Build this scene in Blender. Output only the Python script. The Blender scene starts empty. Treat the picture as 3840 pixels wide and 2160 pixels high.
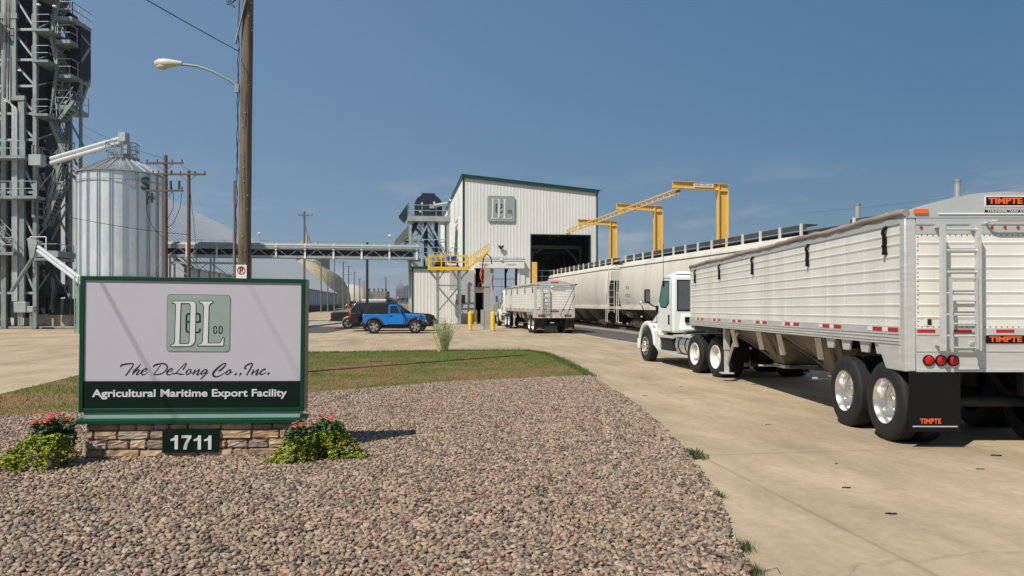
import bpy, bmesh, math, random
import numpy as np
from mathutils import Vector, Matrix, Euler
random.seed(7)
R = math.radians
SC = bpy.context.scene
COL = SC.collection

# ---------------------------------------------------------------- camera, sky, sun, exposure
F = 2800.0; HC = 1.8; YH = 1137.0            # focal length in photo pixels, eye height, horizon row
cam = bpy.data.cameras.new('camera'); camo = bpy.data.objects.new('camera', cam); COL.objects.link(camo)
camo.location = (0, 0, HC); camo.rotation_euler = (R(90), 0, 0)
cam.sensor_width = 36; cam.lens = 36*F/3840; cam.shift_y = (YH-1080)/3840
cam.clip_start = .1; cam.clip_end = 9000
SC.camera = camo
SUN_EL = 50; SUN_AZ = 222
w = bpy.data.worlds.new('World'); SC.world = w; w.use_nodes = True
nt = w.node_tree; nt.nodes.clear()
wo = nt.nodes.new('ShaderNodeOutputWorld'); bg = nt.nodes.new('ShaderNodeBackground')
sky = nt.nodes.new('ShaderNodeTexSky'); sky.sky_type = 'NISHITA'; sky.sun_disc = False
sky.sun_elevation = R(SUN_EL); sky.sun_rotation = R(360-SUN_AZ)
sky.air_density = 1.0; sky.dust_density = .5; sky.ozone_density = 6.0; sky.altitude = 100
bg.inputs['Strength'].default_value = .138
# thin fair-weather cloud low over the horizon
tc = nt.nodes.new('ShaderNodeTexCoord'); mp = nt.nodes.new('ShaderNodeMapping'); mp.inputs['Scale'].default_value = (3, 3, 13)
nz = nt.nodes.new('ShaderNodeTexNoise'); nz.inputs['Scale'].default_value = 2.1; nz.inputs['Detail'].default_value = 7; nz.inputs['Roughness'].default_value = .55
cr = nt.nodes.new('ShaderNodeValToRGB'); cr.color_ramp.elements[0].position = .52; cr.color_ramp.elements[1].position = .74
sx = nt.nodes.new('ShaderNodeSeparateXYZ'); mr = nt.nodes.new('ShaderNodeMapRange'); mr.interpolation_type = 'SMOOTHSTEP'
mr.inputs['From Min'].default_value = .085; mr.inputs['From Max'].default_value = .2; mr.inputs['To Min'].default_value = 1; mr.inputs['To Max'].default_value = 0
mu = nt.nodes.new('ShaderNodeMath'); mu.operation = 'MULTIPLY'; mu2 = nt.nodes.new('ShaderNodeMath'); mu2.operation = 'MULTIPLY'; mu2.inputs[1].default_value = .6
mx = nt.nodes.new('ShaderNodeMixRGB'); mx.inputs['Color2'].default_value = (3.1, 3.0, 3.1, 1)
gm = nt.nodes.new('ShaderNodeHueSaturation'); gm.inputs['Saturation'].default_value = 2.2
gam = nt.nodes.new('ShaderNodeGamma'); gam.inputs[1].default_value = .3
hz = nt.nodes.new('ShaderNodeMapRange'); hz.inputs['From Min'].default_value = -.62; hz.inputs['From Max'].default_value = .5; hz.inputs['To Min'].default_value = .42; hz.inputs['To Max'].default_value = 0
hmx = nt.nodes.new('ShaderNodeMixRGB'); hmx.inputs['Color2'].default_value = (1.7, 2.0, 2.4, 1)
tnt = nt.nodes.new('ShaderNodeMixRGB'); tnt.blend_type = 'MULTIPLY'; tnt.inputs['Fac'].default_value = 1; tnt.inputs[2].default_value = (.92, 1.07, 1.22, 1)
L = nt.links.new
L(tc.outputs['Generated'], mp.inputs['Vector']); L(mp.outputs[0], nz.inputs['Vector']); L(nz.outputs['Fac'], cr.inputs[0])
L(tc.outputs['Generated'], sx.inputs[0]); L(sx.outputs['Z'], mr.inputs['Value'])
L(cr.outputs[0], mu.inputs[0]); L(mr.outputs[0], mu.inputs[1]); L(mu.outputs[0], mu2.inputs[0])
L(sky.outputs[0], gam.inputs[0]); L(gam.outputs[0], gm.inputs['Color']); L(sx.outputs['X'], hz.inputs['Value']); L(hz.outputs[0], hmx.inputs['Fac']); L(gm.outputs[0], hmx.inputs['Color1']); L(hmx.outputs[0], tnt.inputs[1]); L(tnt.outputs[0], mx.inputs['Color1']); L(mu2.outputs[0], mx.inputs['Fac'])
L(mx.outputs[0], bg.inputs['Color']); L(bg.outputs[0], wo.inputs[0])
sl = bpy.data.lights.new('sun', 'SUN'); sl.energy = 3.9; sl.angle = R(.5); sl.color = (1, .94, .84)
slo = bpy.data.objects.new('sun', sl); COL.objects.link(slo)
e_, a_ = R(SUN_EL), R(SUN_AZ)
SD = Vector((math.sin(a_)*math.cos(e_), math.cos(a_)*math.cos(e_), math.sin(e_)))   # towards the sun
slo.rotation_euler = SD.to_track_quat('Z', 'Y').to_euler(); slo.location = (-20, -20, 40)
SC.render.engine = 'CYCLES'
SC.view_settings.view_transform = 'Standard'; SC.view_settings.look = 'None'
SC.view_settings.exposure = .4; SC.view_settings.gamma = 1

def W(px, py, D):                              # a photo pixel at distance D metres
    return Vector(((px-1920)/F*D, D, HC+(YH-py)/F*D))

# ---------------------------------------------------------------- mesh builder
class MB:
    def __init__(s): s.v = []; s.f = []
    def add(s, vs, fs):
        o = len(s.v); s.v += [tuple(x) for x in vs]; s.f += [tuple(i+o for i in f) for f in fs]; return s
    def box(s, c, d, rz=0, M=None):
        x, y, z = d[0]/2, d[1]/2, d[2]/2
        vs = [Vector((i*x, j*y, k*z)) for i in (-1, 1) for j in (-1, 1) for k in (-1, 1)]
        m = M if M else Matrix.Rotation(rz, 3, 'Z')
        c = Vector(c)
        return s.add([m @ p + c for p in vs], [(0,1,3,2),(4,6,7,5),(0,4,5,1),(2,3,7,6),(0,2,6,4),(1,5,7,3)])
    def bb(s, a, b):                           # box between two corners
        return s.box([(a[i]+b[i])/2 for i in range(3)], [abs(b[i]-a[i]) for i in range(3)])
    def bar(s, p, q, w, h=None, up=(0,0,1)):
        h = h or w; p = Vector(p); q = Vector(q); d = q-p; l = d.length
        if l < 1e-6: return s
        d.normalize(); u = Vector(up)
        if abs(d.dot(u)) > .98: u = Vector((0,1,0))
        r = d.cross(u).normalized(); u = r.cross(d)
        M = Matrix((r, d, u)).transposed()
        return s.box((p+q)/2, (w, l, h), M=M)
    def tube(s, p, q, r, n=8, r2=None):
        p = Vector(p); q = Vector(q); d = (q-p)
        if d.length < 1e-6: return s
        r2 = r if r2 is None else r2
        m = d.to_track_quat('Z', 'Y').to_matrix()
        vs = []
        for c, rr in ((p, r), (q, r2)):
            for i in range(n):
                a = 2*math.pi*i/n; vs.append(m @ Vector((rr*math.cos(a), rr*math.sin(a), 0)) + c)
        fs = [(i, (i+1) % n, n+(i+1) % n, n+i) for i in range(n)] + [tuple(range(n-1, -1, -1)), tuple(range(n, 2*n))]
        return s.add(vs, fs)
    def path(s, pts, r, n=6):
        pts = [Vector(p) for p in pts]; rings = []; N = len(pts)
        for i, p in enumerate(pts):
            d = pts[min(i+1, N-1)]-pts[max(i-1, 0)]
            m = d.to_track_quat('Z', 'Y').to_matrix()
            rr = r[i] if isinstance(r, (list, tuple)) else r
            rings.append([m @ Vector((rr*math.cos(2*math.pi*k/n), rr*math.sin(2*math.pi*k/n), 0)) + p for k in range(n)])
        # keep ring starts aligned
        for i in range(1, N):
            best = min(range(n), key=lambda k: (rings[i][k]-rings[i-1][0]).length)
            rings[i] = rings[i][best:]+rings[i][:best]
        return s.loft(rings, True)
    def loft(s, rings, closed=True, caps=True):
        n = len(rings[0]); vs = [p for r in rings for p in r]; fs = []
        for i in range(len(rings)-1):
            for k in range(n if closed else n-1):
                a = i*n+k; b = i*n+(k+1) % n; fs.append((a, b, b+n, a+n))
        if caps and closed: fs += [tuple(range(n-1, -1, -1)), tuple(range((len(rings)-1)*n, len(rings)*n))]
        return s.add(vs, fs)
    def lathe(s, prof, n=32, axis='Z', c=(0,0,0), close=False):
        c = Vector(c); rings = []
        for i in range(n):
            a = 2*math.pi*i/n; ca, sa = math.cos(a), math.sin(a); ring = []
            for r, h in prof:
                p = (r*ca, r*sa, h) if axis == 'Z' else ((h, r*ca, r*sa) if axis == 'X' else (r*sa, h, r*ca))
                ring.append(Vector(p)+c)
            rings.append(ring)
        m = len(prof); vs = [p for r in rings for p in r]; fs = []
        for i in range(n):
            j = (i+1) % n
            for k in range(m-1): fs.append((i*m+k, j*m+k, j*m+k+1, i*m+k+1))
        return s.add(vs, fs)
    def prism(s, poly, a0, a1, ax='X'):        # polygon in the plane normal to ax, pushed from a0 to a1
        def P(u, v, a): return {'X': (a, u, v), 'Y': (u, a, v), 'Z': (u, v, a)}[ax]
        n = len(poly); vs = [P(u, v, a0) for u, v in poly]+[P(u, v, a1) for u, v in poly]
        fs = [(i, (i+1) % n, n+(i+1) % n, n+i) for i in range(n)]+[tuple(range(n-1, -1, -1)), tuple(range(n, 2*n))]
        return s.add(vs, fs)
    def ball(s, c, r, sc=(1,1,1), n=10):
        prof = [(math.sin(math.pi*i/n), -math.cos(math.pi*i/n)) for i in range(n+1)]
        t = MB().lathe([(max(a, 1e-4)*r, b*r) for a, b in prof], n*2)
        return s.add([(x*sc[0]+c[0], y*sc[1]+c[1], z*sc[2]+c[2]) for x, y, z in t.v], t.f)
    def xf(s, M):
        s.v = [tuple(M @ Vector(p)) for p in s.v]; return s
    def join(s, o): return s.add(o.v, o.f)
    def mesh(s, name, m=None, smooth=None):
        me = bpy.data.meshes.new(name); me.from_pydata(s.v, [], s.f)
        bm = bmesh.new(); bm.from_mesh(me); bmesh.ops.recalc_face_normals(bm, faces=bm.faces); bm.to_mesh(me); bm.free()
        if m: me.materials.append(m)
        if smooth is not None:
            me.polygons.foreach_set('use_smooth', [True]*len(me.polygons)); me.set_sharp_from_angle(angle=R(smooth))
        return me

def link(name, me, parent=None, loc=(0,0,0), rot=(0,0,0)):
    o = bpy.data.objects.new(name, me); COL.objects.link(o); o.location = loc; o.rotation_euler = rot
    if parent: o.parent = parent
    return o
def part(parent, name, mb, m, smooth=None, bevel=0, loc=(0,0,0), rot=(0,0,0), label=None, seg=2):
    o = link(name, mb.mesh(name, m, smooth), parent, loc, rot)
    if bevel:
        b = o.modifiers.new('bevel', 'BEVEL'); b.width = bevel; b.segments = seg; b.limit_method = 'ANGLE'; b.angle_limit = R(35)
        if smooth is None:
            o.data.polygons.foreach_set('use_smooth', [True]*len(o.data.polygons)); o.data.set_sharp_from_angle(angle=R(30))
    if label: o['label'] = label
    return o
def tag(o, label, cat, group=None):
    o['label'] = label; o['category'] = cat
    if group: o['group'] = group
    return o
def thing(name, label, cat, loc=(0,0,0), rz=0, group=None):
    return tag(link(name, None, None, loc, (0,0,rz)), label, cat, group)
def single(name, mb, m, label, cat, group=None, loc=(0,0,0), rz=0, smooth=None, bevel=0):
    return tag(part(None, name, mb, m, smooth, bevel, loc, (0,0,rz)), label, cat, group)
def struct(name, mb, m, smooth=None, loc=(0,0,0)):
    o = part(None, name, mb, m, smooth, 0, loc); o['kind'] = 'structure'; return o
def dup(o, parent=None):
    kids = list(o.children)
    c = o.copy(); COL.objects.link(c); c.parent = parent
    for k in kids: dup(k, c)
    return c
def dup_as(o, label, loc, rz=None, parent=None):
    c = dup(o, parent); c.location = loc
    if rz is not None: c.rotation_euler = (0,0,rz)
    if label: c['label'] = label
    return c

# ---------------------------------------------------------------- materials
MATS = {}
def mat(name, col, rough=.6, metal=0., var=.12, scale=2.5, bump=0., bscale=60., stretch=(1,1,1), coat=0., spec=.5, col2=None, ramp=(.35,.7)):
    if name in MATS: return MATS[name]
    m = bpy.data.materials.new(name); m.use_nodes = True; n = m.node_tree; b = n.nodes['Principled BSDF']
    b.inputs['Roughness'].default_value = rough; b.inputs['Metallic'].default_value = metal
    b.inputs['Specular IOR Level'].default_value = spec
    if coat: b.inputs['Coat Weight'].default_value = coat; b.inputs['Coat Roughness'].default_value = .08
    t = n.nodes.new('ShaderNodeTexCoord'); mp = n.nodes.new('ShaderNodeMapping'); mp.inputs['Scale'].default_value = stretch
    n.links.new(t.outputs['Object'], mp.inputs['Vector'])
    no = n.nodes.new('ShaderNodeTexNoise'); no.inputs['Scale'].default_value = scale; no.inputs['Detail'].default_value = 6; no.inputs['Roughness'].default_value = .6
    n.links.new(mp.outputs[0], no.inputs['Vector'])
    c = n.nodes.new('ShaderNodeValToRGB'); c.color_ramp.elements[0].position = ramp[0]; c.color_ramp.elements[1].position = ramp[1]
    lo = col2 or [x*(1-var) for x in col]; hi = col if col2 else [min(1, x*(1+var*.6)) for x in col]
    c.color_ramp.elements[0].color = (*lo, 1); c.color_ramp.elements[1].color = (*hi, 1)
    n.links.new(no.outputs['Fac'], c.inputs[0]); n.links.new(c.outputs[0], b.inputs['Base Color'])
    if rough > .15 and rough < .9:
        rr = n.nodes.new('ShaderNodeMapRange'); rr.inputs['To Min'].default_value = rough*.8; rr.inputs['To Max'].default_value = min(1, rough*1.2)
        n.links.new(no.outputs['Fac'], rr.inputs['Value']); n.links.new(rr.outputs[0], b.inputs['Roughness'])
    if bump:
        n2 = n.nodes.new('ShaderNodeTexNoise'); n2.inputs['Scale'].default_value = bscale; n2.inputs['Detail'].default_value = 4
        n.links.new(t.outputs['Object'], n2.inputs['Vector'])
        bu = n.nodes.new('ShaderNodeBump'); bu.inputs['Strength'].default_value = bump; bu.inputs['Distance'].default_value = .01
        n.links.new(n2.outputs['Fac'], bu.inputs['Height']); n.links.new(bu.outputs[0], b.inputs['Normal'])
    MATS[name] = m; return m
def N(m): return m.node_tree.nodes
white = mat('white_paint', (.74,.74,.70), .4, var=.05, scale=1.5, stretch=(1,1,.3))
trailer_white = mat('trailer_white', (.74,.73,.675), .35, var=.12, scale=1.3, stretch=(1,1.6,.22))
cabwhite = mat('cab_white', (.72,.76,.71), .25, var=.04, scale=1, coat=.4)
alu = mat('brushed_aluminium', (.62,.62,.60), .42, .35, var=.1, scale=3, stretch=(1,1,8))
alu2 = mat('polished_aluminium', (.80,.79,.77), .25, .92, var=.06)
galv = mat('galvanised_steel', (.42,.46,.45), .5, .45, var=.14, scale=2)
galvd = mat('weathered_galvanised_steel', (.27,.31,.30), .6, .3, var=.22, scale=1.5)
black = mat('black_rubber', (.005,.005,.0055), .7, var=.25, scale=6, spec=.25)
dark = mat('dark_steel', (.028,.03,.032), .6, .2, var=.3)
navy = mat('dark_navy_steel', (.022,.034,.05), .45, .2, var=.25)
glass = mat('dark_glass', (.02,.028,.03), .05, 0, var=.1, spec=.8)
tealglass = mat('green_tinted_glass', (.10,.20,.18), .06, 0, var=.15, spec=.8)
greyglass = mat('grey_glass', (.11,.12,.13), .12, 0, var=.1, spec=.8)
yellow = mat('safety_yellow', (.78,.50,.02), .45, var=.08)
craneyel = mat('crane_yellow', (.74,.46,.10), .5, var=.08)
green = mat('dark_green_paint', (.004,.052,.026), .45, var=.12, spec=.25)
dkgreen = mat('blackish_green_paint', (.003,.014,.009), .5, var=.12, spec=.2)
sage = mat('sage_green_paint', (.285,.345,.315), .5, var=.06)
ltgreen = mat('grey_green_trim', (.28,.42,.36), .4, var=.05)
red = mat('red_lens', (.50,.012,.012), .25, var=.15, scale=30)
orange = mat('orange_marking', (.80,.13,.02), .5, var=.1)
concrete2 = mat('cast_concrete', (.36,.33,.26), .85, var=.2, scale=2, bump=.3)
rail_m = mat('rusty_rail', (.16,.11,.08), .6, .3, var=.3)
rust = mat('rusty_running_gear', (.10,.065,.045), .75, .1, var=.4, scale=5)
wood = mat('weathered_timber', (.21,.165,.11), .9, var=.3, scale=4, stretch=(7,7,.22), bump=.6, bscale=30, col2=(.065,.045,.028), ramp=(.35,.62))
ink = mat('black_vinyl', (.012,.014,.014), .5, var=.1)
signwhite = mat('sign_acrylic', (.50,.475,.51), .35, var=.02)
letterwhite = mat('white_lettering', (.66,.66,.66), .4, var=.02)
blue = mat('bright_blue_paint', (.008,.20,.62), .25, var=.08, coat=.5)
carblack = mat('black_car_paint', (.012,.013,.015), .2, var=.1, coat=.6)
softtop = mat('black_canvas', (.022,.022,.024), .9, var=.2, scale=8)

# ---------------------------------------------------------------- lettering
def text_mesh(txt, size, bold=0., shear=0., depth=.002, width=None):
    c = bpy.data.curves.new('lettering', 'FONT'); c.body = txt; c.size = size; c.offset = bold; c.shear = shear; c.extrude = depth/2
    c.align_x = 'CENTER'; c.align_y = 'CENTER'; c.resolution_u = 4
    o = bpy.data.objects.new('lettering', c); COL.objects.link(o)
    dg = bpy.context.evaluated_depsgraph_get(); dg.update()
    me = bpy.data.meshes.new_from_object(o.evaluated_get(dg)); me.materials.clear()
    bpy.data.objects.remove(o); bpy.data.curves.remove(c)
    if width and len(me.vertices):
        xs = [v.co.x for v in me.vertices]; k = width/(max(xs)-min(xs)); mid = (max(xs)+min(xs))/2
        for v in me.vertices: v.co.x = (v.co.x-mid)*k
    me.name = 'lettering'
    return me
def text(parent, txt, size, loc, m, rot=(R(90),0,0), name='lettering', **k):
    me = text_mesh(txt, size, **k); me.materials.append(m)
    return link(name, me, parent, loc, rot)
def outline_mesh(splines, offset=0., depth=.002):      # closed outlines (holes allowed) filled and given a thickness
    c = bpy.data.curves.new('outline', 'CURVE'); c.dimensions = '2D'; c.fill_mode = 'BOTH'; c.offset = offset; c.extrude = depth/2
    for pts in splines:
        s = c.splines.new('POLY'); s.points.add(len(pts)-1); s.use_cyclic_u = True
        for p, q in zip(s.points, pts): p.co = (q[0], q[1], 0, 1)
    o = bpy.data.objects.new('outline', c); COL.objects.link(o)
    dg = bpy.context.evaluated_depsgraph_get(); dg.update()
    me = bpy.data.meshes.new_from_object(o.evaluated_get(dg)); me.materials.clear()
    bpy.data.objects.remove(o); bpy.data.curves.remove(c)
    return me
def smooth_pts(pts, k=6):
    out = []; n = len(pts)
    for i in range(n-1):
        p0 = pts[max(i-1, 0)]; p1 = pts[i]; p2 = pts[i+1]; p3 = pts[min(i+2, n-1)]
        for j in range(k):
            t = j/k
            out.append(tuple(.5*((2*b)+(-a+c)*t+(2*a-5*b+4*c-d)*t*t+(-a+3*b-3*c+d)*t**3) for a, b, c, d in zip(p0, p1, p2, p3)))
    out.append(tuple(pts[-1])); return out
def ribbon(mb, pts, y, th=.0004):                      # pts (x, z, width): a brush stroke standing on the plane at y
    n = len(pts); L_, R_ = [], []
    for i, (x, z, wd) in enumerate(pts):
        a = pts[max(i-1, 0)]; b = pts[min(i+1, n-1)]
        dx, dz = b[0]-a[0], b[1]-a[1]; l = math.hypot(dx, dz) or 1
        nx, nz_ = -dz/l*wd/2, dx/l*wd/2
        L_.append((x+nx, y, z+nz_)); R_.append((x-nx, y, z-nz_))
    vs = L_+R_; mb.add(vs, [(i, i+1, n+i+1, n+i) for i in range(n-1)])
    for (x, z, wd) in (pts[0], pts[-1]):
        mb.add([(x+wd/2*math.cos(t*math.pi/5), y-.0001, z+wd/2*math.sin(t*math.pi/5)) for t in range(10)], [tuple(range(10))])
# ---------------------------------------------------------------- ground, yard, lawn, gravel
HEAD = R(8.5)                                  # the yard, the track and the buildings run 8.5 degrees left of the view
UF = Vector((math.cos(HEAD), math.sin(HEAD), 0)); UD = Vector((-math.sin(HEAD), math.cos(HEAD), 0))
def sm(a, b, x):
    t = max(0, min(1, (x-a)/(b-a))); return t*t*(3-2*t)
def gz(x, y):                                  # the driveway dips a little in front of the building
    return -.11*sm(9, 22, y)*(1-sm(30, 50, y))*sm(2.2, 4.6, x)

def concrete_material(name, col, dark_, joints=True):
    m = bpy.data.materials.new(name); m.use_nodes = True; n = m.node_tree; b = n.nodes['Principled BSDF']; l = n.links.new
    b.inputs['Roughness'].default_value = .88; b.inputs['Specular IOR Level'].default_value = .25
    g = n.nodes.new('ShaderNodeNewGeometry'); mp = n.nodes.new('ShaderNodeMapping'); mp.inputs['Rotation'].default_value = (0,0,-HEAD)
    l(g.outputs['Position'], mp.inputs['Vector'])
    def noise(s, det=6, st=(1,1,1), rough=.6):
        k = n.nodes.new('ShaderNodeMapping'); k.inputs['Scale'].default_value = st; l(mp.outputs[0], k.inputs['Vector'])
        q = n.nodes.new('ShaderNodeTexNoise'); q.inputs['Scale'].default_value = s; q.inputs['Detail'].default_value = det; q.inputs['Roughness'].default_value = rough
        l(k.outputs[0], q.inputs['Vector']); return q.outputs['Fac']
    def ramp(f, a, c, lo, hi):
        r = n.nodes.new('ShaderNodeValToRGB'); r.color_ramp.elements[0].position = a; r.color_ramp.elements[1].position = c
        r.color_ramp.elements[0].color = (*lo, 1); r.color_ramp.elements[1].color = (*hi, 1); l(f, r.inputs[0]); return r.outputs[0]
    def mixm(c1, c2, fac=1., t='MULTIPLY'):
        x = n.nodes.new('ShaderNodeMixRGB'); x.blend_type = t; x.inputs['Fac'].default_value = fac; l(c1, x.inputs[1]); l(c2, x.inputs[2]); return x.outputs[0]
    c = ramp(noise(.16), .3, .72, [k*.80 for k in col], [k*1.08 for k in col])
    c = mixm(c, ramp(noise(1.1, 8, (1, .35, 1), .68), .34, .62, (.74,.73,.72), (1.03,1.03,1.03)))
    c = mixm(c, ramp(noise(9, 5), .25, .6, (.86,.86,.86), (1.02,1.02,1.02)))
    c = mixm(c, ramp(noise(.55, 4, (1, .12, 1), .5), .56, .74, (1,1,1), (.80,.79,.78)))       # long faint tyre tracks
    dst = n.nodes.new('ShaderNodeVectorMath'); dst.operation = 'MULTIPLY_ADD'; wn = n.nodes.new('ShaderNodeTexNoise'); wn.inputs['Scale'].default_value = .9; wn.inputs['Detail'].default_value = 5
    l(mp.outputs[0], wn.inputs['Vector']); l(wn.outputs['Color'], dst.inputs[0]); dst.inputs[1].default_value = (1.6,1.6,0); l(mp.outputs[0], dst.inputs[2])
    vo = n.nodes.new('ShaderNodeTexVoronoi'); vo.feature = 'DISTANCE_TO_EDGE'; vo.inputs['Scale'].default_value = .13; l(dst.outputs[0], vo.inputs['Vector'])
    c = mixm(c, ramp(vo.outputs['Distance'], .0006, .0018, (.66,.64,.61), (1,1,1)), .55)
    vd = n.nodes.new('ShaderNodeTexVoronoi'); vd.inputs['Scale'].default_value = .75; l(dst.outputs[0], vd.inputs['Vector'])
    c = mixm(c, ramp(vd.outputs['Distance'], .02, .11, (.66,.65,.64), (1,1,1)), .5)
    if joints:
        s = n.nodes.new('ShaderNodeSeparateXYZ'); l(mp.outputs[0], s.inputs[0])
        for axis, per, off in (('X', 4.6, 1.1), ('Y', 5.2, 2.0)):
            a = n.nodes.new('ShaderNodeMath'); a.operation = 'ADD'; a.inputs[1].default_value = off+100*per; l(s.outputs[axis], a.inputs[0])
            q = n.nodes.new('ShaderNodeMath'); q.operation = 'PINGPONG'; q.inputs[1].default_value = per/2; l(a.outputs[0], q.inputs[0])
            c = mixm(c, ramp(q.outputs[0], .012, .028, (.80,.79,.77), (1,1,1)))
    l(c, b.inputs['Base Color'])
    bu = n.nodes.new('ShaderNodeBump'); bu.inputs['Strength'].default_value = .25; bu.inputs['Distance'].default_value = .006
    l(noise(45, 4), bu.inputs['Height']); l(bu.outputs[0], b.inputs['Normal'])
    return m
yard_m = concrete_material('yard_concrete', (.475,.375,.25), .7)
earth_m = mat('dry_earth', (.26,.21,.14), .95, var=.3, scale=.05, col2=(.12,.13,.06), ramp=(.35,.6))
asph_m = mat('old_asphalt', (.085,.077,.072), .9, var=.25, scale=.8, bump=.3, bscale=50)
struct('ground', MB().add([(-4000,-30,-.25),(4000,-30,-.25),(4000,7000,-.25),(-4000,7000,-.25)], [(0,1,2,3)]), earth_m)
g = MB(); xs = [-70+i*1.5 for i in range(80)]; ys = [-12+i*1.5 for i in range(115)]
g.add([(x, y, gz(x, y)) for y in ys for x in xs], [(j*80+i, j*80+i+1, (j+1)*80+i+1, (j+1)*80+i) for j in range(114) for i in range(79)])
struct('yard', g, yard_m, smooth=40)
# asphalt strip beside the rails and a patch where the pickup stands
def trackp(t):                                 # centre line of the railway, t grows away from the camera
    P = [(21.5,2),(18.7,10),(16.36,18.3),(13.2,28.3),(10.55,39.3),(8.45,50),(6.5,61.5),(4.8,73),(2.9,86),(0,105)]
    t = max(0, min(len(P)-1.001, t)); i = int(t); u = t-i
    a = P[max(i-1,0)]; b = P[i]; c = P[i+1]; d = P[min(i+2,len(P)-1)]
    return tuple(.5*(2*b[k]+(c[k]-a[k])*u+(2*a[k]-5*b[k]+4*c[k]-d[k])*u*u+(3*b[k]-a[k]-3*c[k]+d[k])*u**3) for k in (0,1))
def tracko(t, off):
    a = Vector(trackp(t-.05)); b = Vector(trackp(t+.05)); d = (b-a).normalized(); p = Vector(trackp(t))
    return p.x+d.y*off, p.y-d.x*off
def strip(name, o0, o1, z, m, t0=0, t1=8.9, h=0):
    mb = MB(); T = [t0+(t1-t0)*i/60 for i in range(61)]
    rings = []
    for t in T:
        a = tracko(t, o0); b = tracko(t, o1); za = z+gz(*a); zb = z+gz(*b)
        rings.append([(a[0],a[1],za),(b[0],b[1],zb)] if not h else [(a[0],a[1],za-.1),(a[0],a[1],za+h),(b[0],b[1],zb+h),(b[0],b[1],zb-.1)])
    if h: mb.loft(rings, True)
    else: mb.loft(rings, False, False)
    return struct(name, mb, m)
strip('asphalt_strip', -5.3, -2.25, .006, asph_m, 2.2, 6.2)
strip('track_kerb', -2.25, -2.0, 0, concrete2, 0, 7, h=.09)
strip('track_ballast', -1.9, 2.2, .03, mat('track_ballast', (.17,.15,.135), .95, var=.4, scale=6, bump=.8, bscale=25))
for s in (-1, 1): strip('steel_rail', s*.72-.035, s*.72+.035, .04, rail_m, h=.13)
struct('asphalt_patch', MB().add([(-17.5,44,.005),(-11.2,45,.005),(-11.5,58,.005),(-22,56,.005)], [(0,1,2,3)]), asph_m)
# plinth kerb in front of the elevator, far left
struct('kerb', MB().bb((-60,52.6,-.1),(-15,53.3,.16)), concrete2)
struct('kerb_foot_strip', MB().bb((-60,52.25,.004),(-15,52.6,.02)), mat('black_kerb_strip', (.015,.014,.013), .9))  # thin black strip drawn in as the dark line along the kerb foot
struct('pavement', MB().bb((-60,53.31,-.1),(-15,75,.13)), concrete2)

GRAVEL = [(-9.9,3.2),(1.5,3.2),(1.56,4.93),(1.62,5.3),(1.75,6.04),(1.93,7.23),(2.05,8.54),(2.14,10.18),(2.17,13.16),(1.9,18.2),(-1.28,16.8),(-4,14.6),(-7,12.1),(-8,11.4),(-9.9,10.6)]
LAWN = [(-9.9,10.62),(-8,11.42),(-7,12.12),(-4,14.62),(-1.28,16.82),(1.9,18.22),(1.75,20.5),(1.5,23.7),(1.1,26.6),(.5,27.9),(-.6,28.1),(-7.6,26.6),(-12.0,25.8),(-11.2,21),(-10.5,17.5),(-9.95,14.4)]
def rough_edge(poly, i0, i1):                  # stones straggle over the concrete edge
    out = []
    for i, p in enumerate(poly):
        out.append(p)
        if i0 <= i < i1:
            q = poly[i+1]; n = int(math.hypot(q[0]-p[0], q[1]-p[1])/.12)
            out += [(p[0]+(q[0]-p[0])*k/n+random.gauss(0,.022), p[1]+(q[1]-p[1])*k/n) for k in range(1, n)]
    return out
def inside(p, poly):
    x, y = p; c = False; n = len(poly)
    for i in range(n):
        x0, y0 = poly[i]; x1, y1 = poly[i-1]
        if (y0 > y) != (y1 > y) and x < (x1-x0)*(y-y0)/(y1-y0)+x0: c = not c
    return c
def bed(poly, z):
    mb = MB(); n = len(poly)
    mb.add([(x, y, z) for x, y in poly]+[(x, y, -.1) for x, y in poly], [tuple(range(n))]+[(i, (i+1) % n, n+(i+1) % n, n+i) for i in range(n)])
    return mb
def inset(poly, d):
    c = Vector((sum(p[0] for p in poly)/len(poly), sum(p[1] for p in poly)/len(poly)))
    return [tuple(Vector(p)+(c-Vector(p)).normalized()*d) for p in poly]

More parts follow.
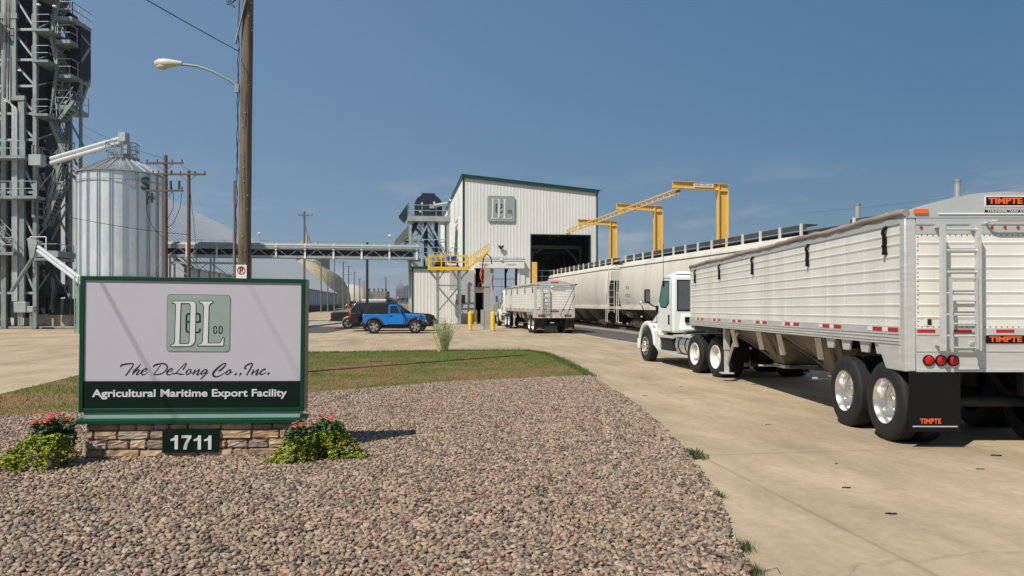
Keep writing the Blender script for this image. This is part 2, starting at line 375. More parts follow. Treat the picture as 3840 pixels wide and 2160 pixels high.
# river pebbles: an ellipsoid per point, built in a node tree on the bed
def pebble_material():
    m = bpy.data.materials.new('river_pebbles'); m.use_nodes = True; n = m.node_tree; b = n.nodes['Principled BSDF']; l = n.links.new
    oi = n.nodes.new('ShaderNodeObjectInfo'); r = n.nodes.new('ShaderNodeValToRGB'); r.color_ramp.interpolation = 'CONSTANT'
    cols = [(0.266, 0.181, 0.133), (0.382, 0.277, 0.191), (0.34, 0.259, 0.174), (0.213, 0.169, 0.132), (0.352, 0.246, 0.195), (0.124, 0.103, 0.084), (0.273, 0.218, 0.157), (0.408, 0.265, 0.199), (0.184, 0.159, 0.128), (0.429, 0.35, 0.254), (0.335, 0.25, 0.166), (0.156, 0.119, 0.093), (0.318, 0.248, 0.194), (0.419, 0.319, 0.246), (0.092, 0.079, 0.066), (0.37, 0.263, 0.154), (0.29, 0.204, 0.157), (0.244, 0.128, 0.099), (0.237, 0.206, 0.161), (0.387, 0.296, 0.214)]
    e = r.color_ramp.elements; e[0].position = 0; e[0].color = (*cols[0], 1); e[1].position = 1/len(cols); e[1].color = (*cols[1], 1)
    for i, c in enumerate(cols[2:], 2):
        q = e.new(i/len(cols)); q.color = (*c, 1)
    l(oi.outputs['Random'], r.inputs[0])
    t = n.nodes.new('ShaderNodeTexCoord'); no = n.nodes.new('ShaderNodeTexNoise'); no.inputs['Scale'].default_value = 1.6; no.inputs['Detail'].default_value = 5
    l(t.outputs['Object'], no.inputs['Vector'])
    x = n.nodes.new('ShaderNodeMixRGB'); x.blend_type = 'MULTIPLY'; x.inputs['Fac'].default_value = 1
    r2 = n.nodes.new('ShaderNodeValToRGB'); r2.color_ramp.elements[0].position = .3; r2.color_ramp.elements[0].color = (.72,.7,.68,1); r2.color_ramp.elements[1].position = .65; r2.color_ramp.elements[1].color = (1.1,1.08,1.05,1)
    l(no.outputs['Fac'], r2.inputs[0]); l(r.outputs[0], x.inputs[1]); l(r2.outputs[0], x.inputs[2]); l(x.outputs[0], b.inputs['Base Color'])
    b.inputs['Roughness'].default_value = .62; b.inputs['Specular IOR Level'].default_value = .35
    return m
soil_m = mat('gravel_soil', (.10,.075,.055), .95, var=.4, scale=8)
def pebble_nodes(spacing):
    ng = bpy.data.node_groups.new('pebbles', 'GeometryNodeTree')
    ng.interface.new_socket('Geometry', in_out='INPUT', socket_type='NodeSocketGeometry'); ng.interface.new_socket('Geometry', in_out='OUTPUT', socket_type='NodeSocketGeometry')
    a = ng.nodes.new; l = ng.links.new
    gi = a('NodeGroupInput'); go = a('NodeGroupOutput'); j = a('GeometryNodeJoinGeometry'); l(gi.outputs[0], j.inputs[0])
    sh = a('GeometryNodeGeometryToInstance')
    for k in range(5):
        ic = a('GeometryNodeMeshIcoSphere'); ic.inputs['Subdivisions'].default_value = 3
        nz = a('ShaderNodeTexNoise'); nz.noise_dimensions = '4D'; nz.inputs['W'].default_value = k*3.7+1; nz.inputs['Scale'].default_value = .9; nz.inputs['Detail'].default_value = 1
        sp = a('GeometryNodeSetPosition'); vm = a('ShaderNodeVectorMath'); vm.operation = 'SUBTRACT'; vm.inputs[1].default_value = (.5,.5,.5)
        vs = a('ShaderNodeVectorMath'); vs.operation = 'SCALE'; vs.inputs['Scale'].default_value = .9
        l(nz.outputs['Color'], vm.inputs[0]); l(vm.outputs[0], vs.inputs[0]); l(ic.outputs['Mesh'], sp.inputs['Geometry']); l(vs.outputs[0], sp.inputs['Offset'])
        ss = a('GeometryNodeSetShadeSmooth'); l(sp.outputs[0], ss.inputs[0])
        l(ss.outputs[0], sh.inputs[0])
    for seed, z, dist, big in ((1, .004, spacing, 1), (9, .015, spacing*1.7, 1.22)):
        d = a('GeometryNodeDistributePointsOnFaces'); d.distribute_method = 'POISSON'; d.inputs['Distance Min'].default_value = dist; d.inputs['Density Max'].default_value = 2400; d.inputs['Seed'].default_value = seed
        rv = a('FunctionNodeRandomValue'); rv.data_type = 'FLOAT_VECTOR'; rv.inputs[0].default_value = (.010,.009,.008); rv.inputs[1].default_value = (.0295*big,.0225*big,.016*big); rv.inputs['Seed'].default_value = seed+3
        rr = a('FunctionNodeRandomValue'); rr.data_type = 'FLOAT_VECTOR'; rr.inputs[0].default_value = (-.4,-.4,0); rr.inputs[1].default_value = (.4,.4,6.28); rr.inputs['Seed'].default_value = seed+5
        ip = a('GeometryNodeInstanceOnPoints'); ip.inputs['Pick Instance'].default_value = True
        tr = a('GeometryNodeTransform'); tr.inputs['Translation'].default_value = (0,0,z)
        sm_ = a('GeometryNodeSetMaterial'); sm_.inputs['Material'].default_value = PEB
        l(gi.outputs[0], d.inputs['Mesh']); l(d.outputs['Points'], ip.inputs['Points']); l(sh.outputs[0], ip.inputs['Instance'])
        l(rv.outputs[0], ip.inputs['Scale']); l(rr.outputs[0], ip.inputs['Rotation'])
        l(ip.outputs[0], tr.inputs[0]); l(tr.outputs[0], sm_.inputs[0]); l(sm_.outputs[0], j.inputs[0])
    l(j.outputs[0], go.inputs[0]); return ng
PEB = pebble_material()
GR_ = rough_edge(GRAVEL, 1, 9); gm_ = MB().add([(x, y, .03) for x, y in GR_], [tuple(range(len(GR_)))])
go_ = part(None, 'gravel', gm_, soil_m); go_['kind'] = 'stuff'; go_['label'] = 'bed of mixed tan and grey river pebbles round the sign'
md = go_.modifiers.new('pebbles', 'NODES'); md.node_group = pebble_nodes(.0275)
struct('soil_bed', bed(inset(GRAVEL, .02), .022), soil_m)

# lawn: worn turf with green clumps
def turf_material(name, dry, grn):
    m = bpy.data.materials.new(name); m.use_nodes = True; n = m.node_tree; b = n.nodes['Principled BSDF']; l = n.links.new
    b.inputs['Roughness'].default_value = .9; b.inputs['Specular IOR Level'].default_value = .2
    g = n.nodes.new('ShaderNodeNewGeometry'); a = n.nodes.new('ShaderNodeTexNoise'); a.inputs['Scale'].default_value = .62; a.inputs['Detail'].default_value = 7; a.inputs['Roughness'].default_value = .65
    l(g.outputs['Position'], a.inputs['Vector']); s = n.nodes.new('ShaderNodeSeparateXYZ'); l(g.outputs['Position'], s.inputs[0])
    # greener along the outer edge by the concrete
    k = n.nodes.new('ShaderNodeMapRange'); k.inputs['From Min'].default_value = 21; k.inputs['From Max'].default_value = 27.5; k.inputs['To Max'].default_value = .2; l(s.outputs['Y'], k.inputs['Value'])
    ad = n.nodes.new('ShaderNodeMath'); ad.operation = 'ADD'; l(a.outputs['Fac'], ad.inputs[0]); l(k.outputs[0], ad.inputs[1])
    r = n.nodes.new('ShaderNodeValToRGB'); r.color_ramp.elements[0].position = .43; r.color_ramp.elements[0].color = (*dry, 1); r.color_ramp.elements[1].position = .60; r.color_ramp.elements[1].color = (*grn, 1)
    l(ad.outputs[0], r.inputs[0])
    f = n.nodes.new('ShaderNodeTexNoise'); f.inputs['Scale'].default_value = 22; f.inputs['Detail'].default_value = 3; l(g.outputs['Position'], f.inputs['Vector'])
    r2 = n.nodes.new('ShaderNodeValToRGB'); r2.color_ramp.elements[0].position = .32; r2.color_ramp.elements[0].color = (.6,.58,.55,1); r2.color_ramp.elements[1].position = .66; r2.color_ramp.elements[1].color = (1.25,1.2,1.1,1); l(f.outputs['Fac'], r2.inputs[0])
    x = n.nodes.new('ShaderNodeMixRGB'); x.blend_type = 'MULTIPLY'; x.inputs['Fac'].default_value = 1; l(r.outputs[0], x.inputs[1]); l(r2.outputs[0], x.inputs[2]); l(x.outputs[0], b.inputs['Base Color'])
    return m
struct('lawn', bed(LAWN, .03), turf_material('worn_turf', (.225,.15,.075), (.12,.14,.035)))
blade_m = turf_material('grass_blades', (.24,.165,.07), (.10,.15,.03))
rng = np.random.default_rng(3)
def blades(pts, h0, h1, wd, lean=.6):
    n = len(pts); P = np.array(pts); a = rng.uniform(0, 2*np.pi, n); h = rng.uniform(h0, h1, n); w_ = rng.uniform(.6, 1.2, n)*wd
    dx, dy = np.cos(a)*w_, np.sin(a)*w_; b = rng.uniform(0, 2*np.pi, n); lx, ly = np.cos(b)*h*lean*rng.uniform(.2,1,n), np.sin(b)*h*lean*rng.uniform(.2,1,n)
    v = np.empty((n, 3, 3)); v[:,0] = P+np.stack([-dx,-dy,0*dx],1); v[:,1] = P+np.stack([dx,dy,0*dx],1); v[:,2] = P+np.stack([lx,ly,h],1)
    me = bpy.data.meshes.new('grass'); me.vertices.add(3*n); me.vertices.foreach_set('co', v.ravel()); me.loops.add(3*n); me.loops.foreach_set('vertex_index', np.arange(3*n)); me.polygons.add(n); me.polygons.foreach_set('loop_start', np.arange(0, 3*n, 3)); me.polygons.foreach_set('loop_total', np.full(n, 3)); me.update(); return me
pts = []
while len(pts) < 52000:
    x, y = random.uniform(-12.2, 2), random.uniform(10.6, 28.2)
    if inside((x, y), LAWN): pts.append((x, y, .03))
gr = link('grass', blades(pts, .015, .05, .006)); gr.data.materials.append(blade_m); gr['kind'] = 'stuff'; gr['label'] = 'short patchy brown and green grass behind the pebble bed'
edge = []
E = LAWN[5:13]
for i in range(len(E)-1):
    a, b = Vector(E[i]), Vector(E[i+1])
    for k in range(int((b-a).length*420)):
        p = a.lerp(b, random.random()); edge.append((p.x+random.gauss(0,.08), p.y+random.gauss(-.06,.1), .01))
g2 = link('grass_fringe', blades(edge, .04, .13, .009)); g2.data.materials.append(mat('edge_grass', (.10,.15,.035), .9, var=.4, scale=3)); g2['kind'] = 'stuff'; g2['label'] = 'longer green grass fringe along the concrete edge of the lawn'
# weeds along the gravel edge
def weed(name, pos, n, h, spread, m, label, wd=.008, group=None, lean=.9):
    P = [(pos[0]+random.gauss(0, spread), pos[1]+random.gauss(0, spread*1.6), .01) for _ in range(n)]
    o = link(name, None, None); me = blades([(p[0]-pos[0], p[1]-pos[1], 0) for p in P], h*.4, h, wd, lean)
    bpy.data.objects.remove(o); o = link(name, me, None, (pos[0], pos[1], .01)); me.materials.append(m); tag(o, label, 'weed', group); return o
weed_m = mat('weed_leaf', (.055,.085,.022), .8, var=.35, scale=4)
WD = 'weeds along the edge of the pebble bed'
weed('weed', (2.13, 8.75), 260, .085, .06, weed_m, 'broad low green weed at the bend of the pebble edge', .012, WD)
weed('weed', (1.70, 5.45), 170, .07, .03, weed_m, 'thin grass tuft on the pebble edge near the bottom of the photo', .004, WD)
weed('weed', (1.60, 4.95), 150, .08, .03, weed_m, 'nearest grass tuft, at the lower corner of the pebble bed', .004, WD)
weed('weed', (1.93, 6.9), 90, .05, .02, weed_m, 'small dry tuft beside the twig on the concrete', .004, WD)
# scraps lying on the driveway
DB = 'scraps on the driveway'
for i, (px, py, ln, a, lab) in enumerate(((3174,1831,.075,-.25,'small black scrap of rubber on the driveway, farther of the two dark ones'),(3342,1929,.085,-.1,'black strip of rubber on the driveway, nearest the camera'),(3136,1741,.03,0,'tiny black speck on the driveway below the trailer wheels'),(3735,1710,.11,-.3,'dark curled scrap on the driveway at the right edge'),(3676,1761,.08,-.1,'thin brown stick lying near the right edge of the driveway'),(2880,1592,.08,.1,'brown leaf lying left of the trailer tandem wheels'),(2420,1484,.09,.1,'grey scrap on the driveway beside the pebble edge'),(2554,1444,.1,.1,'small dark scrap in the middle of the driveway ahead of the weeds'))):
    D = HC*F/(py-YH); p = W(px, py, D); m = MB()
    for k in range(4): m.box(((k-1.5)*ln*.26, random.uniform(-.004,.004), .006+.003*(k%2)), (ln*.3, ln*.16*random.uniform(.6,1.3), .01), rz=random.uniform(-.3,.3))
    single('debris', m, black if i < 4 else wood, lab, 'scrap', DB, (p.x, p.y, gz(p.x, p.y)+.002), a, bevel=.002)
tw = MB(); tw.path([(0,0,.01),(.09,.0,.012),(.17,.04,.014),(.16,-.04,.012)], .004, 5)
single('twig', tw, wood, 'thin bent twig on the concrete at the lower corner of the pebbles', 'twig', None, (1.62, 5.0, 0), 0)

# ---------------------------------------------------------------- the monument sign
SGN = thing('monument_sign', 'green framed company sign on a stone base numbered 1711', 'sign', (-3.85, 9.0, 0), R(7))
SGN.rotation_euler = (0, R(.65), R(7)); SGN.location = (-3.68, 8.6, .08); SGN.scale = (.9555,)*3
def SG(px, py):
    t = (px-290)/(1136-290); top = 1032+17*t; bot = 1548.5-8.5*t
    return -1.3+2.6*t, 2.11-1.62*(py-top)/(bot-top)
part(SGN, 'frame', MB().bb((-1.3,0,.49),(-1.253,.32,2.11)).bb((1.253,0,.49),(1.3,.32,2.11)).bb((-1.253,0,2.063),(1.253,.32,2.11)).bb((-1.253,0,.49),(1.253,.32,.535)), green, bevel=.004)
part(SGN, 'cabinet_side', MB().bb((1.3,.02,.5),(1.303,.31,2.1)), mat('ground_lit_cabinet_side', (.20,.17,.13), .45, .2), label='side return of the sign with the ground reflection in its colour')  # beige reflection from the ground is put into the colour of this side
part(SGN, 'sign_face', MB().bb((-1.253,.02,.86),(1.253,.05,2.063)), signwhite)
part(SGN, 'name_band', MB().bb((-1.253,.012,.535),(1.253,.05,.86)), dkgreen)
part(SGN, 'reveal', MB().bb((-1.25,.02,.415),(1.25,.30,.49)), ltgreen)
part(SGN, 'ledge', MB().prism([(-.06,.36),(.38,.36),(.38,.395),(.33,.415),(-.01,.415),(-.06,.395)], -1.305, 1.305, 'X'), green)
# stone base: individual blocks in one mesh, own tint each from an attribute
def stones(mb, x0, x1, z0, z1, y, dep, cols, skip=None):
    z = z0; rows = [.095,.115,.115,.09]; ri = 0
    while z < z1-.01:
        h = min(rows[ri % 4], z1-z); x = x0-random.uniform(0,.2)
        while x < x1:
            wd = random.uniform(.17,.42); a, b = max(x, x0), min(x+wd, x1)
            if b-a > .03:
                pr = random.uniform(.0,.022); n0 = len(mb.f)
                g_ = .006
                t = MB().bb((a+g_, y-pr, z+g_), (b-g_, y+dep, z+h-g_)); bm = bmesh.new(); me = t.mesh('s'); bm.from_mesh(me); bpy.data.meshes.remove(me)
                bmesh.ops.bevel(bm, geom=bm.edges[:], offset=.012, segments=2, affect='EDGES')
                bmesh.ops.subdivide_edges(bm, edges=[e for e in bm.edges if e.calc_length() > .06], cuts=3, use_grid_fill=True)
                for v in bm.verts: v.co += Vector((random.gauss(0,.0025), random.gauss(0,.004), random.gauss(0,.0025)))
                vi = {v: i for i, v in enumerate(bm.verts)}
                mb.add([v.co[:] for v in bm.verts], [[vi[v] for v in f.verts] for f in bm.faces]); cols += [random.random()]*len(bm.faces); bm.free()
            x += wd
        z += h; ri += 1
def stone_material():
    m = bpy.data.materials.new('stone_veneer'); m.use_nodes = True; n = m.node_tree; b = n.nodes['Principled BSDF']; l = n.links.new; b.inputs['Roughness'].default_value = .85
    at = n.nodes.new('ShaderNodeAttribute'); at.attribute_name = 'tint'; r = n.nodes.new('ShaderNodeValToRGB'); e = r.color_ramp.elements
    C_ = [(.36,.26,.18),(.47,.33,.20),(.31,.24,.19),(.50,.38,.25),(.40,.33,.27),(.46,.30,.17)]
    r.color_ramp.interpolation = 'CONSTANT'; e[0].color = (*C_[0],1); e[1].position = 1/6; e[1].color = (*C_[1],1)
    for i in range(2,6): q = e.new(i/6); q.color = (*C_[i],1)
    l(at.outputs['Fac'], r.inputs[0]); t = n.nodes.new('ShaderNodeTexCoord'); no = n.nodes.new('ShaderNodeTexNoise'); no.inputs['Scale'].default_value = 9; no.inputs['Detail'].default_value = 7; l(t.outputs['Object'], no.inputs['Vector'])
    r2 = n.nodes.new('ShaderNodeValToRGB'); r2.color_ramp.elements[0].position = .3; r2.color_ramp.elements[0].color = (.6,.58,.58,1); r2.color_ramp.elements[1].position = .7; r2.color_ramp.elements[1].color = (1.25,1.22,1.15,1); l(no.outputs['Fac'], r2.inputs[0])
    x = n.nodes.new('ShaderNodeMixRGB'); x.blend_type = 'MULTIPLY'; x.inputs['Fac'].default_value = 1; l(r.outputs[0], x.inputs[1]); l(r2.outputs[0], x.inputs[2]); l(x.outputs[0], b.inputs['Base Color'])
    bu = n.nodes.new('ShaderNodeBump'); bu.inputs['Strength'].default_value = .6; bu.inputs['Distance'].default_value = .01; n3 = n.nodes.new('ShaderNodeTexNoise'); n3.inputs['Scale'].default_value = 30; l(t.outputs['Object'], n3.inputs['Vector']); l(n3.outputs['Fac'], bu.inputs['Height']); l(bu.outputs[0], b.inputs['Normal'])
    return m
sb = MB(); cl = []
stones(sb, -1.22, 1.2, -.05, .355, 0, .1, cl)
so = link('stone_base', None); bpy.data.objects.remove(so)
me = bpy.data.meshes.new('stone_base'); me.from_pydata(sb.v, [], sb.f); me.materials.append(stone_material())
at = me.attributes.new('tint', 'FLOAT', 'FACE'); at.data.foreach_set('value', cl[:len(me.polygons)])
link('stone_base', me, SGN)
part(SGN, 'mortar_core', MB().bb((-1.2,.035,-.1),(1.18,.34,.36)), mat('mortar', (.27,.24,.20), .95))
# number plate
n0 = SG(250+642/1.8116, 980+1225/1.8116)[0]; n1 = SG(250+1025/1.8116, 980+1225/1.8116)[0]
pl = part(SGN, 'number_plate', MB().bb((n0,-.05,.01),(n1,-.02,.285)), dkgreen)
G1 = [(.02,.60),(.02,.73),(.16,.765),(.25,.83),(.30,.90),(.325,1.0),(.52,1.0),(.52,0),(.295,0),(.295,.665),(.18,.615)]
G7 = [(0,.81),(0,1.0),(.67,1.0),(.67,.84),(.54,.66),(.44,.44),(.385,.2),(.365,0),(.13,0),(.15,.2),(.21,.43),(.30,.62),(.44,.81)]
for gx_, gl in ((697,G1),(773,G7),(853,G1),(924,G1)):
    u0, z0_ = SG(250+gx_/1.8116, 980+1272/1.8116); gm_ = outline_mesh([[(u0+a*.168, z0_+b*.168) for a, b in gl]], 0, .004); gm_.materials.append(letterwhite); link('numeral', gm_, pl, (0,-.0525,0), (R(90),0,0))
# lettering on the band and the face
text(SGN, 'Agricultural Maritime Export Facility', .125, (-.028, .008, .712), letterwhite, bold=.0028, depth=.006, width=2.25)
sc = MB(); S1 = lambda c: (420+c[0]/8.587, 1340+c[1]/8.587, c[2]/8.587); S2 = lambda c: (700+c[0]/8.05, 1340+c[1]/8.05, c[2]/8.05)
T1 = [[(170,310,26),(190,262,44),(260,238,46),(400,213,42),(540,208,36),(572,240,30)], [(575,225,30),(545,305,34),(440,450,40),(340,590,38)],
 [(815,210,16),(720,330,42),(605,445,52),(555,548,34)], [(556,540,16),(640,470,22),(720,412,26),(768,412,34),(738,465,34),(682,545,38),(702,566,26),(805,508,16)],
 [(835,470,14),(920,468,17),(1000,412,26),(1000,368,34),(920,390,36),(838,480,48),(850,550,42),(920,565,26),(1045,478,12)],
 [(1210,312,24),(1240,272,48),(1330,232,44),(1450,208,40),(1580,215,40),(1650,290,44),(1640,390,36),(1540,490,32),(1400,550,36),(1240,560,30),(1242,525,22),(1330,410,22),(1440,258,22)],
 [(1650,470,14),(1735,468,17),(1815,412,26),(1815,368,34),(1735,390,36),(1653,480,48),(1665,550,42),(1735,565,26),(1855,495,14)],
 [(2170,392,38),(2230,290,32),(2272,205,26),(2230,205,22),(2100,330,24),(1960,490,24)], [(1830,560,16),(1900,520,32),(2000,525,36),(2100,550,40),(2200,545,18)],
 [(2430,395,24),(2340,402,32),(2270,480,40),(2290,552,34),(2370,520,34),(2430,430,38),(2405,470,26),(2425,502,20),(2510,503,14)]]
T2 = [[(140,380,30),(80,510,38)], [(82,508,16),(270,362,26),(200,518,38),(230,530,22),(312,468,16)],
 [(490,362,22),(400,390,30),(322,480,38),(350,515,30),(430,470,22),(512,390,30),(440,530,30),(320,655,30)], [(452,520,14),(552,460,10)],
 [(862,410,38),(950,360,44),(1050,250,34),(1068,192,30),(1000,192,30),(840,310,44),(700,460,52),(700,550,52),(780,590,36),(900,552,24),(1060,450,16)],
 [(1232,372,22),(1160,392,34),(1082,470,38),(1110,524,26),(1190,480,34),(1232,392,38),(1212,462,22),(1285,452,14)],
 [(1365,520,44),(1395,492,44)], [(1535,485,44),(1522,508,40),(1490,572,10)],
 [(1700,342,30),(1642,330,32),(1700,250,38),(1820,190,36),(1888,196,30),(1858,290,34),(1720,532,34)],
 [(1930,375,30),(1870,510,38)], [(1874,506,16),(2082,356,26),(2002,514,38),(2030,526,22),(2112,460,16)],
 [(2270,382,26),(2290,346,30),(2210,380,34),(2132,470,38),(2170,520,30),(2325,448,12)], [(2375,505,44),(2400,478,44)]]
kk = 0
for T, S in ((T1, S1), (T2, S2)):
    for st in T:
        p = []
        for c in smooth_pts(st, 7):
            a, b, wd = S(c); u, z = SG(a, b); p.append((u, z, wd*1.22*2.6/846))
        ribbon(sc, p, .0190-.00005*kk, 0); kk += 1
part(SGN, 'script_lettering', sc, ink)
# the square emblem with the outlined letters D e L CO
EM = dict(
 D=[[(235,232),(690,232),(735,245),(768,280),(775,320),(768,1100),(755,1170),(720,1220),(670,1252),(630,1260),(215,1265),(222,1220),(260,1210),(290,1190),(300,1150),(315,350),(312,305),(290,283),(235,278)],
    [(435,285),(600,285),(635,300),(645,330),(630,1160),(618,1185),(590,1195),(415,1195)]],
 L=[[(850,235),(1160,235),(1158,272),(1120,285),(1085,320),(1072,375),(1060,1185),(1320,1185),(1345,1160),(1400,1060),(1425,1055),(1415,1250),(825,1250),(828,1212),(870,1205),(915,1180),(935,1130),(950,370),(940,320),(905,285),(850,268)]])
e_path = [(872,872),(868,920),(835,945),(620,945),(578,928),(562,888),(562,572),(580,537),(620,522),(828,522),(860,535),(868,570),(868,708),(566,708)]
C_path = [(1250,868),(1248,832),(1230,812),(1205,812),(1190,830),(1188,945),(1205,965),(1232,965),(1250,945),(1252,910)]
O_path = [(1310,835),(1325,812),(1365,812),(1380,835),(1378,945),(1362,965),(1322,965),(1308,945),(1310,835),(1325,812)]
def emblem(parent, mp, sc_, y0, plate_m, rim_m, thick, wk=1.):
    # mp maps emblem pixels to (x, z); y0 is the face the emblem sits on; sc_ metres per pixel
    x0, z0 = mp((118, 1385)); x1, z1 = mp((1560, 98)); r = 85*sc_
    def rr(a, b, c, d, rad):
        o = []
        for cx, cz, s in ((c-rad, d-rad, 0), (a+rad, d-rad, 90), (a+rad, b+rad, 180), (c-rad, b+rad, 270)):
            o += [(cx+rad*math.cos(R(s+t*15)), cz+rad*math.sin(R(s+t*15))) for t in range(7)]
        return o
    e = 9*sc_; RX = (R(90),0,0)
    def put(name, par, splines, m, y, off=0., d=.004):
        me = outline_mesh(splines, off, d); me.materials.append(m); return link(name, me, par, (0, y, 0), RX)
    p = put('emblem', parent, [rr(x0, z0, x1, z1, r)], rim_m, y0-thick/2, 0, thick)
    put('emblem_panel', p, [rr(x0+e, z0+e, x1-e, z1-e, r-e)], plate_m, 0, 0, thick+.004).location = (0, 0, 0)
    q = list(p.children)[0]; q.rotation_euler = (0,0,0)
    base = y0-thick-.002; k = 0
    def stroke(path, wd, m, y, par=parent):
        mb = MB(); pts = [(*mp(c), wd*sc_) for c in path]; n = len(pts)
        for i in range(n-1):
            a, b = Vector(pts[i][:2]), Vector(pts[i+1][:2]); ribbon(mb, [(a.x, a.y, wd*sc_), (b.x, b.y, wd*sc_)], y-.00005*i)
        return part(par, 'emblem_letter', mb, m)
    stroke(e_path, 44*wk, ink, base-.0003*wk); stroke(e_path, 18, green, base-.0013)
    stroke(C_path, 26*wk, ink, base-.0003*wk); stroke(O_path, 26*wk, ink, base-.0003*wk)
    for key in 'DL':
        sp = [[mp(c) for c in s] for s in EM[key]]
        a = put('emblem_letter', parent, [[mp(c) for c in s] for s in EM[key]], letterwhite, base-.0027, 0, .001)
        ol = MB(); q = 0
        for s in EM[key]:
            for i in range(len(s)):
                u0, v0 = mp(s[i-1]); u1, v1 = mp(s[i]); ribbon(ol, [(u0,v0,15*sc_),(u1,v1,15*sc_)], -.0004-.00005*q); q += 1
        part(a, 'letter_outline', ol.xf(Matrix.Translation((0,base-.0032,0))), ink); c_ = list(a.children)[-1]; c_.parent = parent
    return p
emblem(SGN, lambda c: SG(590+c[0]/6.036, 1090+c[1]/6.036), 2.6/846/6.036, .0195, sage, ink, .003)

# ---------------------------------------------------------------- flower pots beside the sign
leaf_d = mat('dark_flower_leaf', (.06,.125,.03), .6, var=.4, scale=12, col2=(.022,.055,.014), ramp=(.3,.7))
leaf_y = mat('lime_trailing_leaf', (.36,.40,.02), .6, var=.3, scale=10, col2=(.17,.22,.015), ramp=(.3,.7))
petal = mat('coral_petal', (.72,.17,.13), .6, var=.3, scale=20)
pot_m = mat('grey_pot', (.20,.21,.16), .8, var=.3)
def leafcloud(n, c, rad, size, squash=1., shell=.35, droop=0., clumps=9):
    mb = MB(); C_ = []
    for _ in range(clumps):                    # uneven outline: overlapping clumps of different size
        d = Vector((random.gauss(0,1), random.gauss(0,1), random.gauss(0,.8))).normalized()*random.uniform(.2,.78)
        C_.append((Vector((d.x*rad[0], d.y*rad[1], d.z*rad[2])), random.uniform(.32,.62)))
    for _ in range(n):
        o, k = random.choice(C_)
        d = Vector((random.gauss(0,1), random.gauss(0,1), random.gauss(0,1))).normalized()*(random.uniform(shell,1)**.6)*k
        p = Vector((c[0]+o.x+d.x*rad[0], c[1]+o.y+d.y*rad[1], max(.0, c[2]+o.z+d.z*rad[2])))
        s = size*random.uniform(.6,1.3); q = Euler((random.uniform(-.9,.9), random.uniform(-.9,.9), random.uniform(0,6.28))).to_matrix()
        v = [Vector((0,-s,0)), Vector((s*.55,-.1*s,.12*s)), Vector((0,s,0)), Vector((-s*.55,-.1*s,.12*s))]
        mb.add([q @ k_ + p for k_ in v], [(0,1,2,3)])
    return mb
def flower_pot(label, x, y, s, seed, trail_dir, nf=20, skirt=1.):
    random.seed(seed)
    t = thing('flower_pot', label, 'flower pot', (x, y, .05), 0, 'potted flowers beside the sign')
    part(t, 'pot', MB().lathe([(.0,0),(.12*s,0),(.155*s,.2*s),(.17*s,.21*s),(.17*s,.24*s),(.14*s,.24*s),(.13*s,.2*s),(0,.2*s)], 20), pot_m, 40)
    part(t, 'foliage', leafcloud(1300, (0,0,.38*s), (.30*s,.26*s,.19*s), .032*s, clumps=16), leaf_d)
    tm = MB()
    for k in range(15):                        # trailing shoots hang down over the rim and run out on the stones
        a = -3.0+3.1*k/12+random.gauss(0,.12) if k < 13 else random.uniform(0, 3); r0 = .17*s
        for j in range(12):
            u = j/11; r_ = r0+u*random.uniform(.08,.20)*s*skirt; z = .33*s*(1-u**1.3)+.02
            c = (r_*math.cos(a)+trail_dir*.12*s*u*skirt, r_*math.sin(a), z); tm.join(leafcloud(24, c, (.07*s,.06*s,.05*s), .020*s, clumps=2))
    for k in range(int(14*skirt)):
        u = random.random(); tm.join(leafcloud(40, (trail_dir*(.18+.42*u*skirt)*s, -.16*s+random.gauss(0,.07)*s, .03), (.10*s,.08*s,.035*s), .019*s, clumps=3))
    part(t, 'trailing_foliage', tm, leaf_y)
    fm = MB()
    for _ in range(nf):
        a = random.uniform(0, 6.28); r_ = random.uniform(.04,.26)*s; c = Vector((r_*math.cos(a), r_*math.sin(a)*.8-.02, (.40+.17*math.sqrt(max(0,1-(r_/(.28*s))**2))+random.uniform(-.05,.05))*s)); k_ = random.uniform(.7,1.25)
        for k in range(7):
            b = k*6.28/7+a; u = Vector((math.cos(b), math.sin(b), random.uniform(-.4,.3)))*.032*s*k_; v = Vector((-math.sin(b), math.cos(b), 0))*.02*s*k_
            fm.add([c+Vector((0,0,.006)), c+u*.7-v, c+u*1.35, c+u*.7+v], [(0,1,2,3)])
        for k in range(6):
            b = k*6.28/6+a+.4; u = Vector((math.cos(b), math.sin(b), .9))*.018*s*k_; v = Vector((-math.sin(b), math.cos(b), 0))*.013*s*k_
            fm.add([c+Vector((0,0,.010)), c+u*.7-v, c+u*1.35, c+u*.7+v], [(0,1,2,3)])
    part(t, 'blossoms', fm, petal)
    return t
flower_pot('coral flowers and lime trailing leaves in a pot left of the stone base', -4.98, 8.08, .92, 11, -1, 30, 1.5)
flower_pot('front pot of coral flowers at the right end of the stone base', -2.36, 8.38, .72, 12, -1, 11, .9)
flower_pot('pot of coral flowers standing behind another at the right end of the sign', -2.10, 8.62, .78, 13, 1, 14, .9)
random.seed(21)
